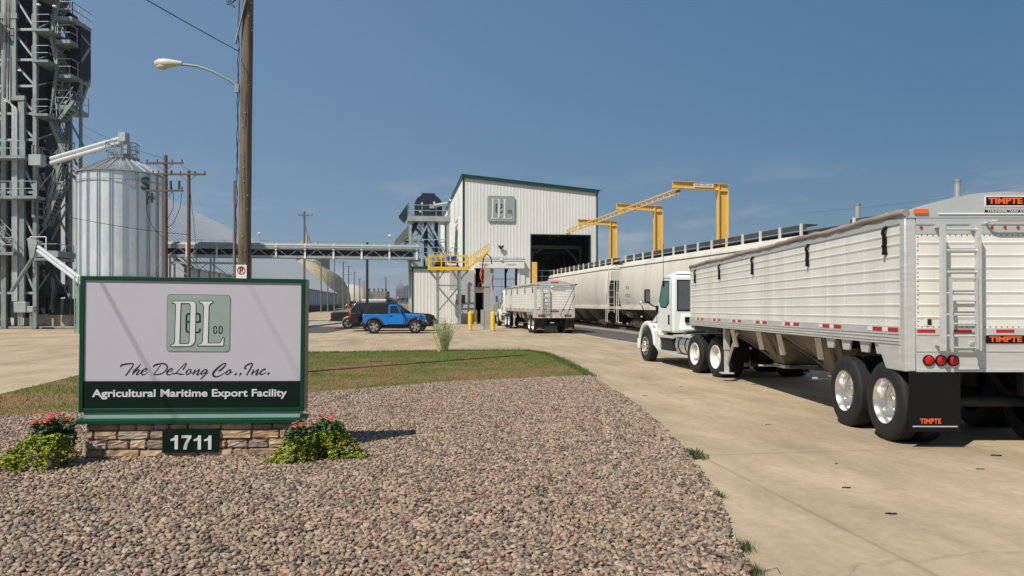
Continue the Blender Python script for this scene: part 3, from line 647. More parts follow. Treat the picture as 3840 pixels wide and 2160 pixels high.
# ---------------------------------------------------------------- truck wheels
def tyre_prof(r, w, x0, rr):
    p = [(rr,x0+.02),(rr+.06,x0+.002),(r-.10,x0),(r-.035,x0+.012),(r-.008,x0+.035),(r,x0+.05)]
    k = 4; s = (w-.10)/k
    for i in range(k):
        a = x0+.05+i*s
        p += [(r,a+s*.1),(r,a+s*.82),(r-.012,a+s*.86),(r-.012,a+s*.97)] if i < k-1 else [(r,a+s*.1),(r,a+s)]
    return p+[(r-.008,x0+w-.035),(r-.035,x0+w-.012),(r-.10,x0+w),(rr,x0+w-.02)]
tyre_m = mat('truck_tyre', (.013,.0125,.0125), .75, var=.3, scale=5)
tyre_d = mat('dusty_tyre', (.035,.033,.031), .85, var=.35, scale=5)
def rim_nuts(mb, r, x, n=10, s=.016, d=.03):
    for i in range(n):
        a = 2*math.pi*i/n; mb.tube((x, r*math.cos(a), r*math.sin(a)), (x-d, r*math.cos(a), r*math.sin(a)), s, 6)
def dual_wheel_meshes(rimmat, nm):
    t = MB().lathe(tyre_prof(.52,.27,0,.30), 56, 'X').lathe(tyre_prof(.52,.27,.33,.30), 40, 'X')
    tm = t.mesh('wheel', tyre_m, 50)
    r = MB().lathe([(.305,.03),(.30,.004),(.288,.004),(.283,.02),(.272,.04),(.262,.10),(.258,.17),(.225,.195),(.165,.20),(.155,.185),(.105,.185),(.10,.11),(.085,.09),(.0001,.085)], 48, 'X')
    rim_nuts(r, .135, .19); me = r.mesh('rim', rimmat, 35)
    h = MB()
    for i in range(10):
        a = 2*math.pi*(i+.5)/10; h.tube((.193, .195*math.cos(a), .195*math.sin(a)), (.1965, .195*math.cos(a), .195*math.sin(a)), .022, 10)
    return tm, me, h.mesh('hand_holes', black)
DW_ALU = dual_wheel_meshes(alu2, 'a'); DW_WHITE = dual_wheel_meshes(mat('white_steel_rim', (.74,.73,.68), .35, var=.06), 'w')
def put_wheel(parent, ms, loc, side):
    wv = link('wheel', ms[0], parent, loc, (0,0,0 if side < 0 else math.pi)); r = link('rim', ms[1], wv)
    if len(ms) > 2: link('hand_holes', ms[2], wv)
    return wv
st = MB().lathe(tyre_prof(.52,.30,0,.30), 48, 'X').mesh('wheel', tyre_m, 50)
sr = MB().lathe([(.305,.03),(.30,.004),(.285,.006),(.275,.03),(.255,.05),(.21,.0),(.17,-.025),(.145,-.03),(.11,-.03),(.105,-.075),(.09,-.09),(.0001,-.09)], 44, 'X'); rim_nuts(sr, .14, -.025)
STEER = (st, sr.mesh('rim', alu2, 35))
sh = MB()
for i in range(10):
    a = 2*math.pi*(i+.5)/10; sh.box((.012, .215*math.cos(a), .215*math.sin(a)), (.05,.05,.05))
STEER = STEER+(sh.mesh('hand_holes', black),)

# ---------------------------------------------------------------- hopper grain trailer (local: y forward from the rear face, x to the right)
tarp_m = mat('grey_tarp', (.36,.35,.34), .7, var=.1, scale=3)
tanroll = mat('tan_tarp_roll', (.33,.275,.225), .75, var=.3, scale=5, stretch=(1,.15,1))
greyal = mat('satin_grey_aluminium', (.52,.54,.53), .45, .3, var=.08, scale=2)
reflw = mat('white_reflector', (.75,.75,.75), .3, var=.02)
belly = mat('shaded_hopper_belly', (.21,.185,.14), .65, var=.35, scale=1.3, col2=(.08,.07,.055), ramp=(.35,.65))  # white underside; shade beneath the trailer is put into this darker colour
LT = 11.8; HW = 1.22
def grain_trailer(loc, rz, label, arm=False):
    T = thing('grain_trailer', label, 'trailer', loc, rz, 'white hopper grain trailers')
    zs = [2.68, 2.555, 2.40, 2.248, 2.10, 1.94, 1.785, 1.63]
    for s in (-1, 1):
        m = MB().bb((s*HW, .13, 1.51), (s*(HW-.03), LT-.02, 2.86))
        for z in zs:
            m.prism([(s*HW, z-.034), (s*(HW+.009), z-.006), (s*(HW+.009), z+.006), (s*HW, z+.010)], .13, LT-.02, 'Y')
        if s < 0:
            for y in np.arange(.5, LT, .62): m.bb((s*HW, y-.004, 1.53), (s*(HW+.0025), y+.004, 2.83))
        part(T, 'side_panel', m, trailer_white)
        m = MB().bb((s*(HW+.012), .13, 1.28), (s*(HW-.06), LT, 1.51))
        for z in (1.325, 1.37, 1.415): m.bb((s*(HW+.012), .13, z-.006), (s*(HW+.020), LT, z+.006))
        for y in (.7, 1.15, 1.75, 2.3): m.prism([(y-.16,1.28),(y+.16,1.28),(y+.10,1.13),(y-.10,1.13)], s*(HW-.02), s*(HW-.05), 'X')
        part(T, 'bottom_rail', m, alu)
        part(T, 'top_rail', MB().bb((s*(HW+.015), .1, 2.80), (s*(HW-.05), LT, 2.885)), greyal)
        m = MB().bb((s*(HW+.01), 0, .95), (s*(HW-.13), .13, 2.90)).prism([(.13,1.28),(.75,1.28),(.50,.95),(.13,.95)], s*(HW+.004), s*(HW-.05), 'X')
        part(T, 'corner_post', m, alu, bevel=.015)
    part(T, 'tarp_roll', MB().path([(-HW+.0, y, 2.925+.010*math.sin(y*2.1)+.006*math.sin(y*7.3)) for y in np.linspace(-.02, LT, 60)], [.046+.006*math.sin(i*2.3) for i in range(60)], 10), tanroll, 50, label='tan rolled tarp along the left top edge')
    # tarp over the bows
    ring = lambda y, dz=0: [(-HW+i*2*HW/16, y, 2.90+dz+.27*(1-((i-8)/8)**2)) for i in range(17)]
    tp = MB(); Y = np.linspace(.06, LT-.06, 34); tp.loft([ring(y, .012*math.sin(k*1.9)) for k, y in enumerate(Y)], False, False); part(T, 'tarp', tp, tarp_m, 60)
    for y0, y1 in ((-.012, .05), (LT-.05, LT+.01)):
        a = [(p[0], p[2]+.012) for p in ring(0)]; part(T, 'end_cap', MB().prism(a+[(HW,2.86),(-HW,2.86)], y0, y1, 'Y'), greyal)
    part(T, 'front_panel', MB().bb((-HW+.03, LT-.04, 1.2), (HW-.03, LT, 2.86)), trailer_white)
    # rear wall
    m = MB().bb((-HW+.13, .0, 1.49), (HW-.13, .05, 2.66))
    for z in [2.68]+zs[1:]: m.prism([(0, z-.034), (-.010, z-.006), (-.010, z+.005), (0, z+.010)], -HW+.135, HW-.135, 'X') if z < 2.6 else None
    rp = part(T, 'rear_panel', m, trailer_white)
    rv = MB()
    for z in np.arange(1.52, 2.66, .055): rv.bb((-HW+.145, -.004, z-.007), (-HW+.160, .001, z+.007)); rv.bb((HW-.160, -.004, z-.007), (HW-.145, .001, z+.007))
    for x in np.arange(-HW+.2, HW-.15, .07): rv.bb((x-.007, -.004, 2.635), (x+.007, .001, 2.65)); rv.bb((x-.007, -.004, 1.5), (x+.007, .001, 1.515))
    part(rp, 'rivet_rows', rv, mat('rivet_heads', (.22,.21,.2), .5, .3))
    hd = part(T, 'rear_header', MB().bb((-HW+.13, -.006, 2.66), (HW-.13, .05, 2.89)).bb((-HW+.13,-.016,2.775),(HW-.13,-.006,2.795)), greyal)
    part(hd, 'marker_light', MB().tube((-.0,-.02,2.74),(0,-.008,2.74),.018,10), red)
    for x in (-.16, .16): part(hd, 'marker_light', MB().tube((x,-.02,2.74),(x,-.008,2.74),.018,10), red)
    for x in (-1.03, 1.03): part(hd, 'marker_light', MB().tube((x,-.02,2.74),(x,-.008,2.74),.018,10), red)
    lt = MB().bb((-HW+.13, -.004, .95), (HW-.13, .05, 1.49)).bb((-HW+.13,-.02,.95),(HW-.13,-.004,.985)).bb((-HW+.13,-.012,1.2),(HW-.13,-.004,1.215)).bb((-HW+.13,-.012,1.405),(HW-.13,-.004,1.42))
    part(T, 'rear_sill', lt, alu)
    for x in (-.945, -.795, -.645, .645, .795, .945):
        l_ = part(T, 'tail_light', MB().lathe([(.0001,-.045),(.035,-.043),(.055,-.03),(.058,-.004)], 20, 'Y', (x, 0, 1.09)), red, 50)
        part(l_, 'light_bezel', MB().lathe([(.058,-.004),(.060,-.03),(.068,-.03),(.07,-.004)], 20, 'Y', (x,0,1.09)), black, 40)
    for x in (-.97, -.52, .0, .52, .97): part(T, 'reflective_tape', MB().bb((x-.11, -.009, 1.435), (x+.11, -.004, 1.475)), red)
    # side conspicuity tape
    for k in range(7):
        y = .16+1.68*k
        for s in (-1, 1):
            x = s*(HW+.0125)
            for a_, b_ in ((0,.26),(.42,.68)): part(T, 'reflective_tape', MB().bb((x, y+a_, 1.438), (x+s*.004, y+b_, 1.492)), red)
            for a_, b_ in ((.27,.41),(.69,.83)): part(T, 'reflective_tape', MB().bb((x, y+a_, 1.438), (x+s*.004, y+b_, 1.492)), reflw, label='white reflective tape')
    # tarp stops
    for y in (.47, 3.1, 6.05, 8.6, 11.1):
        x = -HW
        part(T, 'tarp_hook', MB().bar((x-.03, y, 2.45), (x-.03, y, 2.66), .05, .03).bar((x-.03, y, 2.66), (x-.055, y, 2.73), .05, .03).bar((x-.055, y, 2.73), (x-.01, y, 2.80), .05, .03).bar((x-.055,y,2.45),(x,y,2.45),.05,.03).tube((x-.04,y-.03,2.55),(x-.04,y+.05,2.55),.012), black)
    # ladder on the rear wall with its folded lower section
    ld = MB()
    for x in (-.85, -.42): ld.bar((x, -.16, 1.22), (x, -.16, 2.77), .045, .07, (0,1,0)); ld.bar((x,-.16,2.75),(x,.0,2.75),.04); ld.bar((x,-.16,1.3),(x,.0,1.3),.04)
    for z in (1.40, 1.66, 1.92, 2.18, 2.44, 2.70): ld.tube((-.85,-.16,z), (-.42,-.16,z), .016)
    part(T, 'ladder', ld, alu)
    fl = MB()
    for x in (-.78, -.47): fl.bar((x, -.215, 1.24), (x+.0, -.20, 2.12), .025, .035, (0,1,0))
    for z in (1.26, 1.55, 1.83, 2.10): fl.tube((-.78,-.21,z), (-.47,-.21,z), .012)
    part(T, 'folding_ladder', fl, greyal)
    part(T, 'grab_handle', MB().path([(-.24,-.01,2.79),(-.22,-.09,2.80),(-.16,-.11,2.81),(.5,-.11,2.81),(.56,-.09,2.80),(.58,-.01,2.79)], .016, 8), alu2)
    # lettering plates
    p_ = part(T, 'name_plate', MB().bb((-.235,-.020,3.01),(.235,-.013,3.115)), black)
    part(p_, 'plate_border', MB().bb((-.25,-.0185,2.995),(.25,-.0125,3.0095)).bb((-.25,-.0185,3.1155),(.25,-.0125,3.13)).bb((-.25,-.0185,3.0095),(-.2355,-.0125,3.1155)).bb((.2355,-.0185,3.0095),(.25,-.0125,3.1155)), reflw)
    text(p_, 'TIMPTE', .1, (0,-.0215,3.0625), orange, bold=.004, width=.42)
    q_ = part(T, 'tarp_plate', MB().bb((-.25,-.016,2.925),(.40,-.0125,2.955)), ink); text(q_, 'THUNDER TARP SYSTEM', .03, (.07,-.018,2.94), letterwhite, bold=.0006, width=.58)
    part(T, 'cap_trim', MB().bb((-.82,-.025,2.90),(.82,-.0125,2.918)), reflw)
    p_ = part(T, 'name_plate', MB().bb((-.235,-.014,1.305),(.235,-.005,1.40)), black); text(p_, 'TIMPTE', .09, (0,-.0155,1.352), orange, bold=.003, width=.40)
    part(T, 'clearance_light', MB().bb((-1.12,-.035,2.91),(-.95,-.014,2.965)), orange); part(T, 'clearance_light', MB().bb((.95,-.035,2.91),(1.12,-.014,2.965)), orange)
    dc = part(T, 'warning_decal', MB().bb((-1.0,-.006,1.52),(-.90,-.0015,1.61)), mat('white_decal', (.7,.68,.66), .5)); part(dc, 'decal_print', MB().bb((-.955,-.009,1.53),(-.905,-.0065,1.60)), ink); part(dc, 'decal_print', MB().bb((-.955,-.009,1.6005),(-.905,-.0065,1.612)), orange)
    # mud flaps
    for s in (-1, 1):
        f = part(T, 'mud_flap', MB().bb((s*1.19,-.02,.21),(s*.56,-.008,.95)), black)
        text(f, 'TIMPTE', .085, (s*.93,-.022,.34), orange, bold=.0025, width=.26); part(f, 'flap_weight', MB().bb((s*1.15,-.024,.27),(s*.60,-.02,.285)), alu)
    # hoppers, kingpin deck and running gear
    deck = MB().prism([(9.2,1.25),(LT-.02,1.25),(LT-.02,1.14),(9.5,1.14)], -1.1, 1.1, 'X'); part(T, 'kingpin_deck', deck, dark)
    for (a, b, c, d) in ((8.5,5.6,7.0,6.5), (5.2,2.5,4.1,3.5)):
        m = MB(); X, x = 1.0, .42
        m.loft([[(-X,a,1.28),(X,a,1.28),(X,b,1.28),(-X,b,1.28)], [(-x,c,.55),(x,c,.55),(x,d,.55),(-x,d,.55)]], True)
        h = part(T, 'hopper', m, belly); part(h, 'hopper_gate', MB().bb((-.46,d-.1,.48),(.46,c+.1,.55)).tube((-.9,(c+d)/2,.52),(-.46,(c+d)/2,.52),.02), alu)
        part(T, 'hopper_brace', MB().bar((-1.12,(a+c)/2+.2,1.27),(-.98,(a+c)/2+.35,.86),.10,.05), alu); part(T, 'hopper_brace', MB().bar((-1.12,(b+d)/2,1.27),(-.98,(b+d)/2+.2,.9),.10,.05), alu)
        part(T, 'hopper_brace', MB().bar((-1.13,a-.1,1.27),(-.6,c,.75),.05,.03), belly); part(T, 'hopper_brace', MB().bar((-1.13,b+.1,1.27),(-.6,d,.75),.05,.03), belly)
    for s in (-1, 1):
        lg = MB().bb((s*1.02-.06,8.72,.75),(s*1.02+.06,8.88,1.28)).bb((s*1.02-.045,8.74,.20),(s*1.02+.045,8.86,.76)).bb((s*1.02-.14,8.66,.17),(s*1.02+.14,8.94,.20)).bar((s*1.02,8.7,.45),(s*1.02,7.9,1.2),.05,.04)
        part(T, 'landing_leg', lg, alu)
    fr = MB().bb((-.55,.1,.98),(-.40,3.0,1.25)).bb((.40,.1,.98),(.55,3.0,1.25)).bb((-1.0,.1,1.12),(1.0,.25,1.27)).bb((-1,2.2,1.12),(1,2.35,1.27)).bar((-.3,2.3,.7),(-.3,7.9,.46),.10,.06).bar((.3,2.3,.7),(.3,7.9,.46),.10,.06).bb((-.9,7.7,.42),(.9,7.8,.50))
    part(T, 'subframe', fr, dark)
    part(T, 'bulkhead', MB().prism([(2.2,1.28),(.35,1.28),(.35,1.45),(2.2,1.45)], -1.15, 1.15, 'X').prism([(.3,1.45),(.36,1.45),(2.25,1.27),(2.2,1.25)], -1.15, 1.15, 'X'), dark)
    for y in (.58, 1.80):
        part(T, 'axle', MB().tube((-.9,y,.52),(.9,y,.52),.075,12).bar((-.45,y,.6),(-.45,y+.5,.98),.12,.1).bar((.45,y,.6),(.45,y+.5,.98),.12,.1).tube((-.5,y-.25,.62),(-.5,y-.25,.95),.12,12).tube((.5,y-.25,.62),(.5,y-.25,.95),.12,12), dark)
        for s in (-1, 1): put_wheel(T, DW_ALU, (s*HW, y, .52), s)
    if arm:
        part(T, 'tarp_arm', MB().tube((1.25,-.10,2.93),(.40,-.22,1.32),.016).tube((.40,-.22,1.32),(.30,-.24,1.12),.014).tube((.30,-.24,1.12),(.46,-.22,.92),.014).tube((1.18,-.1,2.93),(1.34,-.1,2.95),.035), dark)
    return T

# ---------------------------------------------------------------- day cab tractor (local: y forward, origin between the drive axles)
def tractor(loc, rz, label):
    T = thing('semi_truck', label, 'truck', loc, rz, 'white semi truck tractors')
    WB = 4.7
    part(T, 'chassis', MB().bb((-.45,-1.2,.78),(-.33,5.2,1.0)).bb((.33,-1.2,.78),(.45,5.2,1.0)).bb((-.45,-1.15,.8),(.45,-1.0,.98)).bb((-.6,1.9,.55),(.6,4.2,1.02)).bb((-.5,4.2,.6),(.5,5.4,1.1)), dark)
    part(T, 'fifth_wheel', MB().lathe([(.0001,1.13),(.48,1.13),(.48,1.08),(.0001,1.08)], 24).bb((-.45,-.3,.98),(.45,.3,1.09)), dark)
    # cab shell: slab sides rounded at the corners
    prof = [(2.65,1.02),(2.65,2.55),(2.70,2.70),(2.82,2.80),(3.35,2.82),(3.60,2.74),(4.02,1.86),(4.05,1.40),(4.05,1.02)]
    part(T, 'cab', MB().prism(prof, -1.05, 1.05, 'X'), cabwhite, bevel=.09, seg=3)
    part(T, 'roof_cap', MB().loft([[(-.92,2.75,2.79),(.92,2.75,2.79),(.92,3.5,2.80),(-.92,3.5,2.80)], [(-.78,2.88,2.90),(.78,2.88,2.90),(.78,3.3,2.90),(-.78,3.3,2.90)]]), cabwhite, bevel=.04)
    # hood and fenders
    hs = []
    for y, hw, z0, z1 in ((4.0,.93,.95,1.84),(4.6,.86,.9,1.68),(5.2,.78,.85,1.50),(5.55,.70,.8,1.30),(5.62,.62,.75,1.05)):
        hs.append([(-hw,y,z0),(-hw,y,z1-.22),(-hw*.86,y,z1-.05),(-hw*.45,y,z1),(hw*.45,y,z1),(hw*.86,y,z1-.05),(hw,y,z1-.22),(hw,y,z0)])
    part(T, 'hood', MB().loft(hs), cabwhite, 50)
    for s in (-1, 1):
        arch = [(WB+.63*math.cos(R(t)), .55+.63*math.sin(R(t))) for t in range(-5, 186, 12)]; out = [(WB+.78*math.cos(R(t))*(1.02 if t < 90 else 1.0), .60+.74*math.sin(R(t))) for t in range(186, -6, -12)]
        part(T, 'fender', MB().prism(arch+out, s*1.17, s*.70, 'X'), cabwhite, bevel=.05)
        part(T, 'fender_skirt', MB().prism([(3.62,.42),(3.72,.42),(4.08,.60),(4.06,1.06),(3.55,1.06)], s*1.14, s*.85, 'X'), cabwhite, bevel=.03)
        d = MB().prism([(2.80,1.06),(2.80,2.66),(3.38,2.68),(3.62,2.5),(3.93,1.86),(3.95,1.06)], s*1.05, s*1.062, 'X'); dr = part(T, 'door', d, cabwhite, bevel=.008)
        part(dr, 'door_seam', MB().prism([(2.785,1.045),(2.785,2.675),(3.385,2.695),(3.632,2.51),(3.945,1.866),(3.965,1.045)], s*1.045, s*1.056, 'X'), black)
        part(dr, 'door_window', MB().prism([(2.95,1.95),(2.95,2.55),(3.36,2.57),(3.54,2.42),(3.74,1.98),(3.60,1.82),(3.2,1.80)], s*1.062, s*1.068, 'X'), tealglass)
        part(dr, 'window_seal', MB().prism([(2.91,1.91),(2.91,2.59),(3.38,2.61),(3.58,2.44),(3.79,1.98),(3.62,1.78),(3.17,1.76)], s*1.060, s*1.065, 'X'), black)
        part(dr, 'door_handle', MB().bb((s*1.062,2.88,1.27),(s*1.085,2.96,1.56)), black)
        # mirrors
        mr_ = part(T, 'mirror', MB().bb((s*1.26,4.02,1.92),(s*1.44,4.12,2.36)), black, bevel=.03)
        part(mr_, 'mirror_glass', MB().bb((s*1.285,4.012,1.97),(s*1.415,4.019,2.32)), greyglass)
        part(mr_, 'mirror_bracket', MB().path([(s*1.32,4.08,1.94),(s*1.22,4.02,1.86),(s*1.06,3.95,1.78)], .022).bb((s*1.05,3.82,1.62),(s*1.10,3.98,1.84)), black)
        hm = part(T, 'hood_mirror', MB().ball((s*1.12,5.25,1.92), .10, (1,.7,.85), 8), alu2, 60); part(hm, 'mirror_stem', MB().path([(s*1.12,5.25,1.85),(s*1.06,5.1,1.55),(s*1.0,4.9,1.38)], .018), black)
        # steps, tank
        stp = MB().bb((s*1.14,2.45,.86),(s*.62,3.70,.93)).bb((s*1.14,2.45,.40),(s*.62,3.70,.47)); part(T, 'step', stp, alu)
        part(T, 'battery_box', MB().bb((s*1.08,2.6,.47),(s*.6,3.55,.86)), dark)
        tk = MB().lathe([(.0001,-.80),(.22,-.79),(.29,-.75),(.31,-.70),(.31,.70),(.29,.75),(.22,.79),(.0001,.80)], 32, 'Y', (s*.83,1.55,.70)); tk_ = part(T, 'fuel_tank', tk, alu2, 40)
        bands = MB()
        for y in (1.05, 1.5, 2.0): bands.lathe([(.311,y-.03),(.318,y-.03),(.318,y+.03),(.311,y+.03)], 32, 'Y', (s*.83,0,.70))
        part(tk_, 'tank_strap', bands, black); part(T, 'side_rail', MB().bb((s*1.14,.95,.93),(s*.8,2.4,.98)).bb((s*1.15,.8,.36),(s*1.0,2.45,.41)), alu)
        put_wheel(T, STEER, (s*1.20, WB, .52), s)
        for y in (-.66, .66): put_wheel(T, DW_WHITE, (s*1.22, y, .52), s)
        part(T, 'mud_flap', MB().bb((s*1.2,-1.32,.25),(s*.6,-1.30,.95)), black)
    for y in (-.66, .66): part(T, 'axle', MB().tube((-.9,y,.52),(.9,y,.52),.08,12).ball((0,y,.55),.25,(1,1,1),6), dark)
    part(T, 'front_axle', MB().tube((-.95,WB,.50),(.95,WB,.50),.06,10), dark)
    part(T, 'windshield', MB().prism([(3.645,2.66),(3.66,2.66),(4.0,1.92),(3.985,1.92)], -.92, .92, 'X'), glass)
    rw = part(T, 'rear_window', MB().bb((-.88,2.635,1.72),(.88,2.652,2.58)), greyglass, bevel=.0); part(rw, 'window_seal', MB().bb((-.92,2.638,1.68),(.92,2.6525,1.72)).bb((-.92,2.638,2.58),(.92,2.6525,2.62)).bb((-.92,2.638,1.72),(-.88,2.6525,2.58)).bb((.88,2.638,1.72),(.92,2.6525,2.58)), black)
    part(T, 'rear_hump', MB().loft([[(-.9,2.652,1.06),(.9,2.652,1.06),(.8,2.652,1.62),(-.8,2.652,1.62)],[(-.75,2.50,1.08),(.75,2.50,1.08),(.5,2.59,1.52),(-.5,2.59,1.52)]]), cabwhite, bevel=.05)
    part(T, 'hose_connector', MB().bb((-.72,2.48,1.34),(-.58,2.53,1.50)).path([(-.6,2.5,1.38),(-.4,2.1,1.25),(-.2,1.6,1.2),(0,1.3,1.18)], .016).bb((.0,2.45,1.45),(.07,2.5,1.7)), black)
    part(T, 'air_hose', MB().path([(-.3,2.08,1.2),(-.35,1.8,1.08),(-.2,1.4,1.12),(-.1,1.1,1.2)], .018), mat('pale_hose', (.55,.45,.43), .5))
    part(T, 'bumper', MB().bb((-1.12,5.58,.36),(1.12,5.75,.74)), cabwhite, bevel=.05)
    part(T, 'grille', MB().bb((-.5,5.60,.78),(.5,5.64,1.02)), black)
    for s in (-1, 1):
        part(T, 'headlight', MB().bb((s*.66,5.40,.80),(s*1.08,5.56,1.05)), reflw, bevel=.04); part(T, 'turn_light', MB().bb((s*1.171,4.05,1.28),(s*1.185,4.18,1.36)), orange)
    part(T, 'antenna', MB().tube((-1.08,3.35,2.55),(-1.08,3.35,3.75),.008,6).bb((-1.1,3.30,2.45),(-1.05,3.40,2.60)), black)
    return T
Ta = grain_trailer((6.10, 9.23, 0), R(-.7), 'nearest white ribbed grain trailer at the right with nameplates on its rear', False)
Ta.rotation_euler = (R(-.45), 0, R(-.7))
tr1 = tractor((6.30, 20.0, gz(6.3, 20)), R(9.3), 'white day cab tractor coupled to the nearest grain trailer'); tr1.rotation_euler = (R(-.2), 0, R(9.3))
c9 = R(9)
p2 = Vector((1.33, 44.1, 0))+Vector((math.cos(c9), math.sin(c9), 0))*HW
Tb = dup_as(Ta, 'farther white grain trailer with a tarp arm, entering the loading building', (p2.x, p2.y, -.03), c9)
part(Tb, 'tarp_arm', MB().tube((1.25,-.10,2.93),(.40,-.22,1.32),.016).tube((.40,-.22,1.32),(.30,-.24,1.12),.014).tube((.30,-.24,1.12),(.46,-.22,.92),.014).tube((1.18,-.1,2.93),(1.34,-.1,2.95),.035), dark)
for ch in list(Tb.children):                   # the farther trailer has only the amber light bar and no plates up there
    if ch.name.startswith('tarp_plate'): bpy.data.objects.remove(ch.children[0]); bpy.data.objects.remove(ch)
k2 = p2+Vector((-math.sin(c9), math.cos(c9), 0))*10.8
dup_as(tr1, 'white tractor of the farther grain trailer, nosing into the truck bay', (k2.x, k2.y, 0), R(10))

# ---------------------------------------------------------------- covered hopper railcars
def car_material():
    m = mat('railcar_paint', (.66,.62,.54), .45, var=.1, scale=.8, stretch=(1.2,1.2,.14), col2=(.52,.475,.40), ramp=(.30,.52)); return m
carp = car_material(); seam = mat('railcar_seam', (.10,.09,.075), .8, var=.2); grate = mat('running_board_grating', (.07,.07,.075), .7, .2, var=.3)
def railcar(loc, rz, label):
    T = thing('hopper_railcar', label, 'railcar', loc, rz, 'cream covered hopper railcars')
    half = [(1.42,1.50),(1.53,1.85),(1.59,2.3),(1.61,2.8),(1.59,3.3),(1.53,3.8),(1.47,4.03)]
    roof = [(1.43,4.08),(1.40,4.2),(1.30,4.32),(1.05,4.42),(.6,4.48),(0,4.5)]
    def ring(y, p, k=1, z0=None):
        return [(-x*k, y, z) for x, z in p]+[(x*k, y, z) for x, z in reversed(p)]
    LB = 10.1
    part(T, 'body', MB().loft([ring(-LB-.0, half, .93), ring(-LB+.15, half, .98), ring(-LB+.5, half)]+[ring(y, half) for y in (-5, 0, 5)]+[ring(LB-.5, half), ring(LB-.15, half, .98), ring(LB, half, .93)]), carp, 40)
    r_ = roof+[]
    part(T, 'roof', MB().loft([ring(-LB, [(x, 4.08+(z-4.08)*.5) for x, z in roof], .93), ring(-LB+.25, roof, .99), ring(-LB+.6, roof), ring(0, roof), ring(LB-.6, roof), ring(LB-.25, roof, .99), ring(LB, [(x, 4.08+(z-4.08)*.5) for x, z in roof], .93)]), carp, 40)
    part(T, 'roof_seam', MB().bb((-1.49,-LB+.1,4.03),(1.49,LB-.1,4.08)), seam)
    part(T, 'side_sill', MB().bb((-1.58,-LB-.45,1.36),(-1.44,LB+.45,1.54)).bb((1.44,-LB-.45,1.36),(1.58,LB+.45,1.54)).bb((-1.44,-LB-.45,1.38),(1.44,-LB-.2,1.52)).bb((-1.44,LB+.2,1.38),(1.44,LB+.45,1.52)), carp)
    part(T, 'center_sill', MB().bb((-.25,-LB-.6,.95),(.25,LB+.6,1.36)).bb((-.15,-LB-1.0,.78),(.15,-LB-.6,1.0)).bb((-.15,LB+.6,.78),(.15,LB+1.0,1.0)), rust)
    # deep dark recesses at the ends below the sloped sheets, with bulging end plates
    for s in (-1, 1):
        e = MB().loft([[(-1.32,s*(LB+.01),4.0),(1.32,s*(LB+.01),4.0),(1.32,s*(LB+.01),3.3),(-1.32,s*(LB+.01),3.3)],[(-1.2,s*(LB-.3+.55),3.95),(1.2,s*(LB-.3+.55),3.95),(1.25,s*(LB+.25),3.3),(-1.25,s*(LB+.25),3.3)]])
        part(T, 'end_plate', e, carp)
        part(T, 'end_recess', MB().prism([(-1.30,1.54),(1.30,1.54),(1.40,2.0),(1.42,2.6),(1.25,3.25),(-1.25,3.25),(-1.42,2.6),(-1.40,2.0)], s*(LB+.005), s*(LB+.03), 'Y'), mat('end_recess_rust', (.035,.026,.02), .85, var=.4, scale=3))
        rc = MB()
        for x in (-1.5, -1.12, 1.12, 1.5): rc.bar((x,s*(LB+.42),1.1),(x,s*(LB+.42),4.3 if abs(x) > 1.2 else 3.6),.045,.035)
        for z in np.arange(1.25, 3.7, .46): rc.tube((-1.5,s*(LB+.42),z),(-1.12,s*(LB+.42),z),.014); rc.tube((1.12,s*(LB+.42),z),(1.5,s*(LB+.42),z),.014)
        for x in (-1.57, 1.57):
            for z in np.arange(.55, 2.5, .46): rc.tube((x,s*(LB-.05),z),(x,s*(LB+.32),z),.014)
            rc.bar((x,s*(LB-.05),.5),(x,s*(LB-.05),2.5),.04,.035); rc.bar((x,s*(LB+.32),.5),(x,s*(LB+.32),2.5),.04,.035)
        part(T, 'end_ladder', rc, carp)
        part(T, 'slope_sheet', MB().loft([[(-1.35,s*9.9,1.40),(1.35,s*9.9,1.40),(1.35,s*7.2,.98),(-1.35,s*7.2,.98)],[(-1.35,s*9.9,1.44),(1.35,s*9.9,1.44),(1.35,s*7.2,1.36),(-1.35,s*7.2,1.36)]]), rust)
    # hoppers below
    for yc in (-5.1, -1.7, 1.7, 5.1):
        h = part(T, 'hopper', MB().loft([[(-1.40,yc-1.65,1.5),(1.40,yc-1.65,1.5),(1.40,yc+1.65,1.5),(-1.40,yc+1.65,1.5)],[(-.55,yc-.45,.42),(.55,yc-.45,.42),(.55,yc+.45,.42),(-.55,yc+.45,.42)]]), mat('dusty_hopper', (.17,.13,.095), .8, var=.3, scale=2))
        part(h, 'outlet_gate', MB().bb((-.7,yc-.4,.30),(.7,yc+.4,.42)).tube((-1.2,yc,.36),(-.7,yc,.36),.03), rust)
    for s in (-1, 1):
        bg_ = MB()
        for x in (-.98, .98):
            bg_.prism([(s*7.9-1.35,.50),(s*7.9-.9,.62),(s*7.9-.45,.86),(s*7.9+.45,.86),(s*7.9+.9,.62),(s*7.9+1.35,.50),(s*7.9+1.35,.38),(s*7.9+.6,.36),(s*7.9+.4,.24),(s*7.9-.4,.24),(s*7.9-.6,.36),(s*7.9-1.35,.38)], x-.09, x+.09, 'X')
        bg_.bb((-1.1,s*7.9-.25,.40),(1.1,s*7.9+.25,.74)).bb((-.5,s*7.9-.6,.74),(.5,s*7.9+.6,1.0))
        bo = part(T, 'bogie', bg_, rust)
        for dy in (-.89, .89):
            wm = MB()
            for x in (-.72, .72): wm.lathe([(.05,x-.06),(.44,x-.06),(.46,x-.05),(.46,x+.05),(.49 if False else .46,x+.06),(.05,x+.06)], 28, 'X', (0, s*7.9+dy, .63))
            wm.tube((-1.1,s*7.9+dy,.63),(1.1,s*7.9+dy,.63),.08,10); part(bo, 'wheelset', wm, rust, 40)
